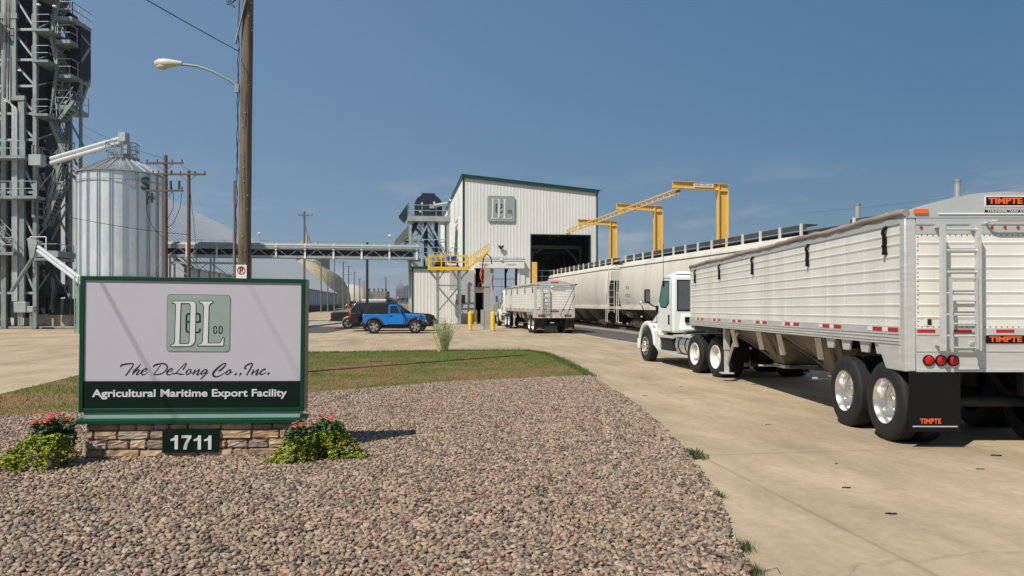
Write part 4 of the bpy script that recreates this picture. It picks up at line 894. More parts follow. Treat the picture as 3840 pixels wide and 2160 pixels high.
    # running board with its supports
    part(T, 'running_board', MB().bb((-1.05,-LB-.1,4.78),(-.55,LB+.1,4.83)).bb((.55,-LB-.1,4.78),(1.05,LB+.1,4.83)).bb((-1.06,-LB-.1,4.62),(-1.03,LB+.1,4.78)), grate)
    part(T, 'hatch_trough', MB().bb((-.42,-LB+.8,4.49),(.42,LB-.8,4.68)), grate)
    for i in range(14):
        y = -LB+.15+i*(2*LB-.3)/13
        part(T, 'board_support', MB().bb((-1.14,y-.05,4.36),(-1.065,y+.05,4.86)), carp); part(T, 'board_support', MB().bb((1.065,y-.05,4.36),(1.14,y+.05,4.86)), carp)
    return T
def carpos(t): 
    p = trackp(t); return p
rcB = railcar((10.45, 39.2, .05), R(11.3), 'middle cream hopper railcar lettered TLX beside the nearest tractor')
for yy, zz, tx, hh, ww in ((8.2,2.72,'TLX',.27,.62),(8.2,2.25,'55206',.27,.86),(8.25,1.95,'LD LMT 222300',.09,.75),(8.25,1.80,'LT WT 63700',.09,.7),(8.2,1.68,'CU FT',.09,.35)):
    t_ = text(rcB, tx, hh, (-1.625, yy, zz), mat('faded_stencil', (.13,.12,.11), .7), rot=(R(90),0,-R(90)), name='car_number', width=ww)
A0 = dup_as(rcB, 'farthest cream railcar, its front end inside the loading building', (6.35, 61.3, .05), R(9.3))
C0 = dup_as(rcB, 'nearest cream railcar, only its roof walkway showing over the trailer', (16.5, 18.0, .05), R(17.6))
for o in (A0, C0):
    for ch in list(o.children):
        if ch.name.startswith('car_number'): bpy.data.objects.remove(ch)
# ---------------------------------------------------------------- loading building (local: x along the facade, y into the building)
wallw = mat('white_metal_siding', (.70,.70,.665), .45, var=.05, scale=.8, stretch=(1,1,.2))
trim_g = mat('dark_green_trim', (.012,.05,.042), .4, var=.1)
greywall = mat('grey_smooth_panel', (.42,.43,.43), .7, var=.08, scale=.7)
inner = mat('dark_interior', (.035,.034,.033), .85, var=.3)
BL = thing('loading_building', 'tall white metal building with a sloping green roof edge and a square emblem', 'building', (-4.41, 67.5, 0), HEAD)
BW, BD, ZL, ZR = 12.45, 38., 13.37, 12.24
zt = lambda x: ZL+(ZR-ZL)*x/BW
def siding(mb, x0, x1, z0, z1=None, y=0, step=.305):
    zz = (lambda x: z1) if z1 is not None else (lambda x: zt(x)-.02)
    mb.add([(x0,y,z0),(x1,y,z0),(x1,y,zz(x1)),(x0,y,zz(x0)),(x0,y+.12,z0),(x1,y+.12,z0),(x1,y+.12,zz(x1)),(x0,y+.12,zz(x0))], [(0,1,2,3),(4,7,6,5),(0,4,5,1),(1,5,6,2),(2,6,7,3),(3,7,4,0)])
    k = math.ceil(x0/step)
    while k*step < x1-.06:
        x = k*step
        if x > x0+.05:
            a, b = zz(x-.05), zz(x+.05)
            mb.add([(x-.055,y,z0),(x-.03,y-.022,z0),(x+.03,y-.022,z0),(x+.055,y,z0),(x-.055,y,a),(x-.03,y-.022,a),(x+.03,y-.022,b),(x+.055,y,b)], [(0,1,5,4),(1,2,6,5),(2,3,7,6),(0,3,2,1),(4,5,6,7)])
        k += 1
m = MB()
siding(m, 0, 1.0, 0); siding(m, 1.0, 6.25, 5.6); siding(m, 6.25, 11.75, 8.06); siding(m, 11.75, BW, 0)
siding(m, 5.62, 6.25, 0, 5.6)
part(BL, 'front_wall', m, wallw)
m = MB()
m.add([(0,.12,0),(0,BD,0),(0,BD,ZL),(0,.12,ZL),(.12,.12,0),(.12,BD,0),(.12,BD,ZL),(.12,.12,ZL)], [(0,3,2,1),(4,5,6,7),(0,1,5,4),(2,3,7,6),(0,4,7,3),(1,2,6,5)])
for y in np.arange(.3, BD, .305): m.add([(0,y-.055,0),(-.035,y-.03,0),(-.035,y+.03,0),(0,y+.055,0),(0,y-.055,ZL),(-.035,y-.03,ZL),(-.035,y+.03,ZL),(0,y+.055,ZL)], [(0,1,5,4),(1,2,6,5),(2,3,7,6)])
part(BL, 'left_wall', m, wallw)
for yy in (4, 10): part(BL, 'wall_louver', MB().bb((-.05,yy,10.2),(-.035,yy+.5,12.2)), greywall)
part(BL, 'right_wall', MB().bb((BW-.12,.12,0),(BW,BD,ZR-.03)), wallw)
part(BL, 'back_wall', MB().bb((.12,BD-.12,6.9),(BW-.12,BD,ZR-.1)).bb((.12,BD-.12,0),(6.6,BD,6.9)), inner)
part(BL, 'roof', MB().add([(-.15,-.2,ZL+.02),(BW+.3,-.2,ZR-.02),(BW+.3,BD+.2,ZR-.02),(-.15,BD+.2,ZL+.02),(-.15,-.2,ZL+.1),(BW+.3,-.2,ZR+.06),(BW+.3,BD+.2,ZR+.06),(-.15,BD+.2,ZL+.1)], [(0,3,2,1),(4,5,6,7),(0,1,5,4),(1,2,6,5),(2,3,7,6),(3,0,4,7)]), trim_g)
part(BL, 'roof_trim', MB().add([(-.12,-.19,ZL-.24),(BW+.12,-.19,ZR-.24),(BW+.12,-.19,ZR-.025),(-.12,-.19,ZL+.015),(-.12,-.04,ZL-.24),(BW+.12,-.04,ZR-.24),(BW+.12,-.04,ZR-.025),(-.12,-.04,ZL+.015)], [(0,1,2,3),(4,7,6,5),(0,4,5,1),(1,5,6,2),(2,6,7,3),(3,7,4,0)]).bb((-.12,-.04,ZL-.24),(-.04,BD,ZL+.015)), trim_g)
part(BL, 'corner_trim', MB().bb((-.06,-.06,0),(.10,.0,ZL-.24)), trim_g); part(BL, 'corner_trim', MB().bb((BW-.09,-.06,0),(BW+.06,.0,ZR-.24)), trim_g)
part(BL, 'opening_trim', MB().bb((6.17,-.05,0),(6.25,.14,8.14)).bb((11.75,-.05,0),(11.83,.14,8.14)).bb((6.25,-.05,8.06),(11.75,.14,8.14)), trim_g)
# inside: floor beams, partition between truck bay and rail bay, arched frames, gangway rails
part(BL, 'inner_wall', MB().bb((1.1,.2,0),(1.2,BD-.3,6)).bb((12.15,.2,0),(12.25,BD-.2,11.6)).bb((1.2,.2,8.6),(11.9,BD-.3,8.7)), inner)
for y in (3, 10, 18):
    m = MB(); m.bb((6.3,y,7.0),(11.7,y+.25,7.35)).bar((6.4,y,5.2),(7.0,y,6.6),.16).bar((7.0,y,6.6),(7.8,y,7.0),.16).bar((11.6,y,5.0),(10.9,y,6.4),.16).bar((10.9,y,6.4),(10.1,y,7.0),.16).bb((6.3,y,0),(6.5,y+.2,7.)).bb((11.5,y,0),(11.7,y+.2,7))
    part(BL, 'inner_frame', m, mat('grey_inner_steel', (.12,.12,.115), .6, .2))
m = MB()
for z in (4.85, 4.3, 3.8): m.bb((6.3,1.5,z),(11.7,1.56,z+.05))
for x in (7.5, 8.8, 10.1, 11.4): m.bb((x,1.5,3.0),(x+.06,1.56,4.9))
part(BL, 'gangway_rail', m, galv); part(BL, 'gangway_platform', MB().bb((9.2,1.2,3.9),(11.0,1.7,4.1)).bb((9.2,1.25,4.1),(9.26,1.31,5.1)).bb((10.94,1.25,4.1),(11,1.31,5.1)).bb((9.2,1.25,5.05),(11,1.31,5.1)), craneyel)
part(BL, 'yellow_guard', MB().bb((6.30,-.35,3.2),(6.72,-.15,5.55)).bb((6.26,-.30,3.0),(6.30,-.2,5.6)), craneyel)
# truck bay door: housing, jambs, clear opening
hd = part(BL, 'door_housing', MB().bb((.95,-.45,4.95),(5.55,-.02,5.62)).bb((.9,-.5,5.62),(5.6,-.02,5.68)), white, bevel=.03)
text(hd, 'COOKSON', .22, (1.85,-.455,5.28), mat('faded_red_print', (.36,.16,.16), .6), bold=.004, width=.85); text(hd, 'COOKSON', .22, (4.3,-.455,5.28), mat('faded_red_print', (.36,.16,.16), .6), bold=.004, width=.85)
part(BL, 'door_jamb', MB().bb((4.95,-.2,0),(5.12,-.02,4.95)).bb((5.2,-.12,0),(5.62,-.01,5.6)), wallw); part(BL, 'door_jamb', MB().bb((2.35,-.2,0),(2.75,.1,4.95)), greywall)
part(BL, 'side_panel', MB().bb((1.0,-.02,2.75),(2.35,.12,3.25)), white)
part(BL, 'doorway_frame', MB().bb((.95,-.08,0),(1.1,.1,4.95)), wallw)
part(BL, 'door_leaf', MB().bb((1.75,-.1,.25),(2.3,.02,2.7)).bb((1.9,-.14,1.3),(2.02,-.10,2.5)), mat('grey_door', (.18,.19,.19), .5))
part(BL, 'back_rail', MB().bb((6.6,BD-.3,4.1),(12.1,BD-.22,4.16)).bb((6.6,BD-.3,5.2),(12.1,BD-.22,5.26)), dark)
fl_ = part(BL, 'floodlight', MB().bb((3.28,-.35,6.75),(3.56,-.12,6.95)).bb((3.18,-.32,6.86),(3.34,-.2,7.04)).bb((3.5,-.32,6.86),(3.66,-.2,7.04)).bb((3.38,-.12,6.7),(3.46,-.03,7.0)), dark)
part(BL, 'wall_light', MB().bb((3.3,-.6,5.7),(3.5,-.46,5.85)), reflw)
for z in (5.72, 5.95): part(BL, 'wall_conduit', MB().tube((1.0,-.08,z),(5.6,-.08,z),.03), galv)
EMX = lambda c: (2.22+(c[0]-118)/(1560-118)*2.48, 9.23+(1385-c[1])/(1385-98)*2.32)
emblem(BL, EMX, 2.48/1442, -.06, sage, mat('grey_green_rim', (.20,.30,.25), .5), .10, 1.4)
part(BL, 'emblem_backer', MB().bb((2.5,-.058,9.5),(4.4,-.0,11.2)), dark)

# ---------------------------------------------------------------- annex, control room, yellow platform
AX = thing('annex', 'low white corrugated building left of the tall loading building', 'building', (-4.41, 67.5, 0), HEAD)
m = MB(); siding(m, -4.55, -1.3, 0, 4.85, -.9, .30); m.bb((-4.55,-.78,0),(-4.43,8,4.85)).bb((-4.55,7.9,0),(-.2,8,4.85)); part(AX, 'wall', m, wallw)
part(AX, 'roof', MB().bb((-4.75,-1.1,4.86),(-.15,8.1,5.05)), trim_g); part(AX, 'corner_trim', MB().bb((-4.62,-.97,0),(-4.5,-.90,4.85)), trim_g)
CR = thing('control_room', 'smooth grey block under the yellow platform with a small window', 'building', (-4.41, 67.5, 0), HEAD)
part(CR, 'wall', MB().bb((-1.3,-1.3,0),(.88,-.05,4.72)), greywall, bevel=.01)
part(CR, 'joint_strip', MB().bb((-1.3,-1.31,2.95),(.88,-1.3,2.99)).bb((-.45,-1.31,0),(-.42,-1.3,4.72)), galvd)
part(CR, 'window', MB().bb((-.22,-1.33,1.75),(.05,-1.3,2.55)), glass); part(CR, 'meter_box', MB().bb((-.75,-1.42,1.65),(-.25,-1.3,2.6)), mat('brown_box', (.24,.18,.17), .6))
part(CR, 'corrugated_panel', (lambda q: (siding(q, -1.28, -.47, 0, 2.95, -1.36, .2), q)[1])(MB()), wallw)
YP = thing('access_platform', 'yellow railed platform on grey braced legs beside the truck bay', 'platform', (-5.4, 63.0, 0), HEAD)
px0, px1, pz = -1.66, 1.66, 4.62
m = MB().bb((px0,-.8,pz-.05),(px1,.9,pz+.22)); part(YP, 'deck', m, yellow)
m = MB()
for x in (px0+.04, -.6, .15, px1-.04):
    for y in (-.76, .86): m.bb((x-.045,y-.04,pz+.22),(x+.045,y+.04,pz+1.22))
for z in (pz+.68, pz+1.18):
    for y in (-.76, .86): m.bb((px0,y-.035,z-.035),(px1,y+.035,z+.035))
    for x in (px0+.04, px1-.04): m.bb((x-.035,-.76,z-.035),(x+.035,.86,z+.035))
part(YP, 'railing', m, yellow)
m = MB()
for x in (-.85, .95):
    for y in (-.6, .7): m.bb((x-.09,y-.09,0),(x+.09,y+.09,pz-.05))
for y in (-.6, .7):
    m.bar((-.85,y,3.3),(.95,y,3.3),.07).bar((-.85,y,.9+.2),(.95,y,3.2),.06).bar((.95,y,1.1),(-.85,y,3.2),.06)
    for x, s in ((-.85,-1),(.95,1)): m.bar((x,y,3.7),(x+s*.75,y,pz-.05),.09).bar((x,y,3.7),(x-s*.6,y,pz-.05),.07)
part(YP, 'support_frame', m, galvd)
m = MB(); a = Vector((px1,-.7,pz+.1)); b = Vector((px1+1.75,-.7,pz+1.55))
for y in (-.72, .2): m.bar((a.x,y,a.z),(b.x,y,b.z),.06,.16); m.bar((a.x,y,a.z+.85),(b.x,y,b.z+.62),.07,.07)
for i in range(13):
    p = a.lerp(b, i/12); m.bar((p.x,-.72,p.z),(p.x,-.72,p.z+.85-.23*i/12),.07,.07); m.bar((p.x,-.72,p.z),(p.x,.2,p.z),.09,.05)
part(YP, 'inclined_gangway', m, yellow)
mt = thing('blue_motor', 'bright blue motor and pump set on the yellow platform', 'motor', tuple(YP.location+Vector((.05,0,pz+.22))), HEAD)
part(mt, 'motor_body', MB().bb((-.1,-.35,.42),(.62,.3,.92)), mat('motor_blue', (.01,.06,.42), .4), bevel=.04); part(mt, 'tank', MB().tube((-.1,-.1,.22),(.65,-.1,.22),.18,14), reflw)
part(mt, 'pump', MB().tube((-1.1,-.1,.25),(-.3,-.1,.25),.2,12).bb((-.9,-.3,.4),(-.5,.1,.62)).tube((-.2,-.1,.1),(.9,-.1,.1),.06), dark, bevel=.0)
single('vent_pipe', MB().path([(0,0,0),(0,0,1.5),(.05,0,1.68),(.2,0,1.72)], .09, 10), galv, 'pale bent pipe rising behind the yellow railing', 'pipe', None, tuple(YP.location+Vector((-.1,1.4,pz+.2))), 0, 40)
# coiled flexible ducts on the annex roof
cd = MB()
for k in range(5):
    x = -7.95+k*.42
    cd.path([(x,66.1+.14*k,5.1),(x,66.1+.14*k,5.75),(x+.15,66.1+.14*k,5.95),(x+.35,66.1+.14*k,5.8),(x+.42,66.1+.14*k,5.3),(x+.44,66.1+.14*k,5.1)], .13, 8)
single('duct_coil', cd, galv, 'row of curved silver flexible ducts on the annex roof', 'duct', None, (0,0,0), 0, 50)
# orange hose by the truck door, grey column, bollards
hs = MB(); h0 = Vector((-4.41,67.5,0))+UF*1.45-UD*.35
hs.path([h0+Vector((dx,0,z)) for dx, z in ((.55,5.3),(.2,4.95),(.05,4.5),(.1,4.0),(.35,3.6),(.7,3.45))], .05, 8); hs.path([h0+Vector((dx,0,z)) for dx, z in ((.62,5.3),(.3,4.9),(.18,4.4),(.3,3.9),(.6,3.7))], .05, 8)
hs.path([h0+Vector((.15+.28*math.cos(t),-.03,3.35+.28*math.sin(t))) for t in np.linspace(0, 6.2, 16)], .05, 8); hs.path([h0+Vector((dx,0,z)) for dx, z in ((.95,4.9),(.85,4.3),(.9,3.7),(1.0,3.4))], .05, 8)
single('orange_hose', hs, mat('orange_hose', (.80,.16,.06), .5), 'orange hose coiled beside the truck bay door', 'hose', None, (0,0,0), 0, 50)
p = W(1826, 1235, HC*F/(1235-YH)); SCm = thing('steel_column', 'square grey steel column with a collar in front of the truck bay', 'column', (p.x, p.y, 0), HEAD)
part(SCm, 'post', MB().bb((-.20,-.15,0),(.20,.15,4.25)), mat('grey_column_paint', (.36,.35,.33), .6, var=.15)); part(SCm, 'collar', MB().bb((-.34,-.2,2.95),(.34,.2,3.12)), galv)
part(SCm, 'cabinet', MB().bb((-.42,-.18,.25),(-.21,.12,1.35)), galv); part(SCm, 'cable', MB().path([(-.3,-.1,3.),(-.33,-.1,4.2),(-.25,-.1,4.9),(0,-.1,5.2),(.25,-.1,4.95),(.33,-.1,4.5)], .04), black)
def bollard(px, py, lab, top=None):
    D = HC*F/(py-YH); p = W(px, py, D)
    return (p.x, p.y, 0), lab
BO = None
for px, py, lab in ((1763,1240,'yellow bollard left of the grey column, the wider near one'),(1783,1214.5,'slim yellow bollard against the grey wall by the dark doorway'),(1848,1242,'yellow bollard just right of the grey steel column')):
    l_, lab = bollard(px, py, lab)
    if BO is None:
        BO = thing('bollard', lab, 'bollard', l_, 0, 'yellow bollards before the truck bay')
        part(BO, 'post', MB().lathe([(.0001,1.27),(.08,1.25),(.13,1.2),(.14,1.14),(.14,0)], 20), yellow, 40); part(BO, 'base_ring', MB().lathe([(.14,.10),(.16,.08),(.16,0)], 20), concrete2)
    else: dup_as(BO, lab, l_)

# ---------------------------------------------------------------- bucket elevator head and its tower, left of the loading building
ET = thing('elevator_tower', 'grey steel tower with a railed top deck left of the loading building', 'tower', (-8.2, 74, 0), HEAD)
x0, x1 = -1.9, 1.75; y0, y1 = -1.4, 1.6; zd = 9.75
m = MB()
for x in (x0, x1):
    for y in (y0, y1): m.bb((x-.13,y-.13,0),(x+.13,y+.13,zd))
for y in (y0, y1):
    m.bar((x0,y,7.2-1.0),((x0+x1)/2,y,zd),.15).bar((x1,y,6.2),((x0+x1)/2,y,zd),.15).bar((x0,y,6.1),(x1,y,6.1),.16).bar((x0,y,8.0),(x1,y,8.0),.08).bar((x0,y,2.5),(x1,y,6.1),.1).bar((x1,y,2.5),(x0,y,6.1),.1)
part(ET, 'frame', m, galv); part(ET, 'deck', MB().bb((x0-.25,y0-.3,zd),(x1+.25,y1+.3,zd+.5)), galv)
def railing(mb, pts, h=1.05, r=.035, step=1.2, closed=False):
    P = [Vector(p) for p in pts]+([Vector(pts[0])] if closed else [])
    for a, b in zip(P[:-1], P[1:]):
        n = max(1, round((b-a).length/step))
        for i in range(n+1):
            q = a.lerp(b, i/n); mb.bar(q, q+Vector((0,0,h)), r*1.6)
        for k in (.5, 1.0): mb.bar(a+Vector((0,0,h*k)), b+Vector((0,0,h*k)), r*1.6)
    return mb
part(ET, 'railing', railing(MB(), [(x0-.2,y0-.25,zd+.5),(x1+.2,y0-.25,zd+.5),(x1+.2,y1+.25,zd+.5),(x0-.2,y1+.25,zd+.5)], closed=True), galv)
m = MB()
def stair(mb, p, q, wd=.8, side=(0,1,0), n=None):
    p, q = Vector(p), Vector(q); s = Vector(side)*wd; n = n or max(4, int((q-p).length/.28))
    for o in (Vector((0,0,0)), s): mb.bar(p+o, q+o, .06, .22); 
    for i in range(n+1):
        c = p.lerp(q, i/n); mb.bar(c, c+s, .24, .04)
    for o in (Vector((0,0,0)), s):
        for h in (.5, 1.0): mb.bar(p+o+Vector((0,0,h)), q+o+Vector((0,0,h)), .045)
        for i in range(0, n+1, 4):
            c = p.lerp(q, i/n)+o; mb.bar(c, c+Vector((0,0,1.)), .045)
    return mb
stair(m, (x0+.3,1.0,9.7), (x1-.2,1.0,6.1)); stair(m, (x1+.4,-.2,6.0),(x0,-.2,2.4)); part(ET, 'stair', m, galvd)
m = MB(); railing(m, [(x0-.3,y0-.5,6.15),(4.6,y0-.5,6.15)]); m.bb((x0-.3,y0-.55,5.95),(4.6,y1,6.12)); part(ET, 'walkway', m, galv)
part(ET, 'whip_antenna', MB().tube((x0-.1,y0-.2,zd+.5),(x0-.1,y0-.2,zd+5.),.015,5).tube((x1+.2,y0-.2,zd+.5),(x1+.2,y0-.2,zd+4.4),.015,5), galv)
part(ET, 'deck_light', MB().bb((x1+.1,y0-.35,zd+2.0),(x1+.32,y0-.15,zd+2.15)), reflw)
BE = thing('bucket_elevator', 'dark rounded bucket elevator head on twin dark legs', 'conveyor', (-8.2, 74, 0), HEAD)
prof = [(-1.45,zd+.55),(-1.45,zd+1.75)]+[(-.1+1.35*math.cos(R(t))*1.0, zd+1.75+1.05*math.sin(R(t))) for t in range(180, -1, -15)]+[(1.25,zd+.55)]
part(BE, 'head_housing', MB().prism(prof, -.6, .6, 'Y').bb((-.75,-.62,zd+2.74),(.55,.62,zd+2.86)), navy)
for x in (-.35, .68): part(BE, 'leg_casing', MB().bb((x-.17,-.35,0),(x+.17,.35,zd+.5)), navy)
part(BE, 'drive_motor', MB().tube((.4,-.75,zd+1.6),(1.75,-.75,zd+1.85),.2,14).bb((.0,-.9,zd+1.35),(.5,-.62,zd+1.75)), galv, 40)
for x, z in ((-.75,1.85),(.45,1.95),(-.9,1.05)): part(BE, 'inspection_cover', MB().tube((x,-.63,zd+z),(x,-.60,zd+z),.10,14), reflw)
m = MB(); part(BE, 'discharge_spout', MB().loft([[(-.9,-.3,zd+.3),(-.9,.3,zd+.3),(-1.4,.3,zd+.1),(-1.4,-.3,zd+.1)],[(-2.0,-.25,zd-2),(-2.0,.25,zd-2),(-2.5,.25,zd-2.2),(-2.5,-.25,zd-2.2)]]), navy)
hm = MB().prism([(-2.02,11.75),(-2.05,10.35),(-2.45,9.72),(-2.98,10.25),(-2.98,10.38)], -.1, .5, 'Y')
single('dust_hood', hm, mat('black_green_hood', (.015,.035,.032), .5), 'tilted black hood hanging left of the tower deck', 'hood', None, (-8.2,74,0), HEAD)
BH = thing('belt_hood', 'long grey sloping belt hood descending to the overhead conveyor', 'conveyor', (-8.2, 74, 0), HEAD)
part(BH, 'hood_cover', MB().loft([[(-1.6,-.5,8.6),(-1.6,.5,8.6),(-2.05,.5,9.4),(-2.05,-.5,9.4)],[(-3.5,-.5,7.15),(-3.5,.5,7.15),(-3.3,.5,8.05),(-3.3,-.5,8.05)]]), mat('grey_hood', (.16,.17,.165), .5, .2)); part(BH, 'truss', MB().bar((-4.4,-.4,6.85),(-.9,-.4,8.7),.1).bar((-2.2,-.4,8.0),(-1.0,-.4,8.0),.2).bar((-1.0,-.4,8.0),(1.4,-.4,6.2),.12), galvd)

# ---------------------------------------------------------------- overhead conveyor between the barn and the tower
CB = thing('overhead_conveyor', 'long grey truss conveyor bridge spanning from the barn to the tower', 'conveyor', (0, 0, 0))
a = Vector((-34.0, 66.3, 0)); b = Vector((-8.9, 71.2, 0)); zb, ztp = 6.05, 7.35; U = (b-a).normalized(); V = Vector((-U.y, U.x, 0)); LNG = (b-a).length
P = lambda t, o, z: a+U*t+V*o+Vector((0,0,z))
m = MB()
for o in (-.6, .6):
    m.bar(P(0,o,zb),P(LNG,o,zb),.16,.22).bar(P(0,o,6.75),P(LNG,o,6.75),.08,.08)
n = int(LNG/.85)
for i in range(n): 
    t = i*LNG/n; t2 = (i+1)*LNG/n
    if i % 2 == 0: m.bar(P(t,-.6,zb),P(t2,-.6,6.75),.06)
    else: m.bar(P(t,-.6,6.75),P(t2,-.6,zb),.06)
part(CB, 'truss', m, galv)
part(CB, 'belt_cover', MB().add([P(t,o,z) for t in (0, LNG) for o, z in ((-.62,6.79),(-.66,7.05),(-.45,7.3),(.45,7.3),(.66,7.05),(.62,6.79))], [(i, (i+1)%6, 6+(i+1)%6, 6+i) for i in range(6)]+[(0,1,2,3,4,5),(11,10,9,8,7,6)]), mat('pale_belt_cover', (.36,.375,.35), .45, .3, var=.1))
part(CB, 'belt_return', MB().bar(P(.5,0,6.4),P(LNG-.5,0,6.4),.9,.5), dark)
m = MB()
for t in np.arange(2.4, LNG, 2.55): m.bar(P(t,-.72,zb-.15),P(t,-.72,7.1),.16,.05).bar(P(t,-.72,7.05),P(t+.0,-.3,7.32),.1,.05)
part(CB, 'stiffener_post', m, white)
m = MB(); railing(m, [P(0,.75,6.6),P(LNG,.75,6.6)], 1.0, .02, 2); part(CB, 'handrail', m, galvd)
part(CB, 'pipe_bundle', MB().path([P(5.6,-.9,2.5),P(5.6,-.9,6.6),P(5.8,-.9,7.0),P(6.4,-.9,7.1),P(LNG,-.8,7.1)], .05).path([P(5.8,-.95,2.5),P(5.8,-.95,6.5),P(6.1,-.95,6.85),P(LNG,-.85,6.95)], .05), galv)
m = MB()
for t in (3.6, 7.0, 10.2):
    for o in (-.8, .8): m.bar(P(t,o,0),P(t,o,zb),.14)
for t in (3.6, 7.0):
    for z0_, z1_ in ((0.6,3.0),(3.0,5.4)):
        m.bar(P(t,-.8,z0_),P(t+3.2,-.8,z1_),.07).bar(P(t+3.2,-.8,z0_),P(t,-.8,z1_),.07)
    m.bar(P(t,-.8,5.4),P(t+3.3,-.8,5.4),.18).bar(P(t,-.8,3.0),P(t+3.3,-.8,3.0),.1)
part(CB, 'trestle', m, galv)
for t, lab in ((11.0,'small white floodlight on the conveyor bridge, just right of the big pole'),(22.9,'small white floodlight on the conveyor bridge near the tower')):
    q = P(t,.5,7.3); F_ = thing('floodlight', lab, 'floodlight', tuple(q), 0, 'floodlights on the conveyor bridge'); part(F_, 'pole', MB().tube((0,0,0),(0,0,.75),.03), galv); part(F_, 'lamp', MB().lathe([(.0001,.75),(.1,.78),(.2,.95),(.18,1.0),(.0001,1.02)], 12), reflw, 40)

# ---------------------------------------------------------------- yellow fall-protection gantries and their track
def ibeam(mb, p, q, h, wd, up, t=.03):
    p, q = Vector(p), Vector(q); u = Vector(up)
    mb.bar(p, q, t, h-2*t, up)
    for s in (-1, 1): mb.bar(p+u*s*(h/2-t/2), q+u*s*(h/2-t/2), wd, t, up)
    return mb
GH = R(11)
GA = thing('gantry', 'nearest yellow cantilever gantry post with a white sign on its beam', 'gantry', (12.83, 45.5, 0), GH, 'yellow gantry posts along the track')
m = MB(); ibeam(m, (0,0,0), (0,0,8.62), .64, .36, (1,0,0)); part(GA, 'post', m, craneyel)
m = MB(); ibeam(m, (.33,0,8.84), (-3.25,0,8.94), .42, .24, (0,0,1)); m.bb((-.33,-.12,8.6),(.34,.12,8.64)).bb((-.30,-.14,8.64),(-.27,.14,9.03)); part(GA, 'beam', m, craneyel)
part(GA, 'hanger', MB().bb((-3.1,-.1,8.3),(-2.9,.1,8.74)), craneyel)
G2 = dup_as(GA, 'middle yellow gantry post standing behind the railcars', (10.9, 55.7, 0)); G3 = dup_as(GA, 'farthest yellow gantry post, right against the loading building', (8.95, 66.0, 0))
sg = part(GA, 'beam_sign', MB().bb((-1.95,-.135,8.83),(-.65,-.122,9.02)), white); text(sg, 'RIGID LIFELINES', .14, (-1.3,-.138,8.925), mat('navy_print', (.05,.06,.15), .6), bold=.002, width=1.1)
TR = thing('overhead_rail', 'slender yellow truss rail hung below the gantry beams', 'rail', (0,0,0))
a = Vector((9.75, 44.4, 8.42)); b = Vector((3.7, 76.0, 8.42)); m = MB(); d = (b-a)
for z in (-.15, .15): m.bar(a+Vector((0,0,z)), b+Vector((0,0,z)), .09, .08)
n = 34
for i in range(n+1):
    c = a+d*i/n; m.bar(c+Vector((0,0,-.15)), c+Vector((0,0,.15)), .06)
part(TR, 'truss', m, craneyel); part(TR, 'end_stop', MB().box(tuple(a+Vector((.05,-.3,0))), (.2,.5,.1)), dark); part(TR, 'trolley', MB().box((3.85,75.2,8.1), (.2,.5,.4)).tube((3.85,75.2,7.9),(3.9,75.2,7.1),.04), rust)
# ---------------------------------------------------------------- grain silo
galv_s = mat('corrugated_galvanised', (.76,.80,.82), .36, .45, var=.12, scale=2.2, stretch=(1,1,.35))
SL = thing('grain_silo', 'shiny corrugated steel grain bin with a conical roof and green base ring', 'silo', (W(459,1137,48).x, 48, 0))
r_, zb, ze, zp = 2.52, 3.45, 9.95, 11.1
pr = []
n = 96
for i in range(n+1): pr.append((r_+(.022 if i % 2 else 0), zb+(ze-zb)*i/n))
part(SL, 'shell', MB().lathe(pr, 88), galv_s, 80)
m = MB()
for i in range(22):
    a = 2*math.pi*(i+.3)/22
    for da in (-.028, .028): p = Vector(((r_+.05)*math.cos(a+da), (r_+.05)*math.sin(a+da), 0)); m.bar(p+Vector((0,0,zb)), p+Vector((0,0,ze)), .035, .045, (math.cos(a), math.sin(a), 0))
part(SL, 'stiffener', m, mat('dark_galvanised_stiffener', (.42,.47,.49), .5, .3))
th_ = R(57)
text(SL, 'S', 1.15, ((r_+.10)*math.sin(th_), -(r_+.10)*math.cos(th_), ze-.75), mat('green_bin_marking', (.03,.13,.06), .5), rot=(R(90),0,th_), bold=.03, name='bin_marking')
part(SL, 'hoop', MB().lathe([(r_+.09,zb+5.95),(r_+.12,zb+5.95),(r_+.12,zb+6.0),(r_+.09,zb+6.0)], 60), galv)
rf = MB().lathe([(r_+.12,ze-.02),(r_+.14,ze+.03),(.62,zp),(.62,zp-.05)], 66)
part(SL, 'roof', rf, mat('galvanised_roof', (.50,.53,.55), .3, .75, var=.12), 20)
m = MB()
for i in range(22):
    a = 2*math.pi*i/22; m.bar(((r_+.12)*math.cos(a),(r_+.12)*math.sin(a),ze+.05),(.65*math.cos(a),.65*math.sin(a),zp+.03),.05,.06)
part(SL, 'roof_rib', m, galv)
m = MB(); R2 = .95
for i in range(12):
    a, b = 2*math.pi*i/12, 2*math.pi*(i+1)/12; p, q = Vector((R2*math.cos(a),R2*math.sin(a),zp-.05)), Vector((R2*math.cos(b),R2*math.sin(b),zp-.05)); m.bar(p, p+Vector((0,0,1.0)), .05)
    for z in (.5,.98): m.bar(p+Vector((0,0,z)), q+Vector((0,0,z)), .05)
    m.bar(p+Vector((0,0,0)), q+Vector((0,0,0)), .12)
part(SL, 'roof_railing', m, galvd); part(SL, 'roof_cap', MB().lathe([(.66,zp),(.66,zp+.22),(.0001,zp+.3)], 20), galvd)
part(SL, 'base_ring', MB().lathe([(r_+.16,zb-.30),(r_+.16,zb-.02),(r_-.1,zb-.02)], 60), mat('bright_green_ring', (.03,.20,.03), .5, var=.3))
part(SL, 'cone', MB().lathe([(r_,zb-.25),(.3,1.1),(.3,.7)], 32), galvd)
m = MB()
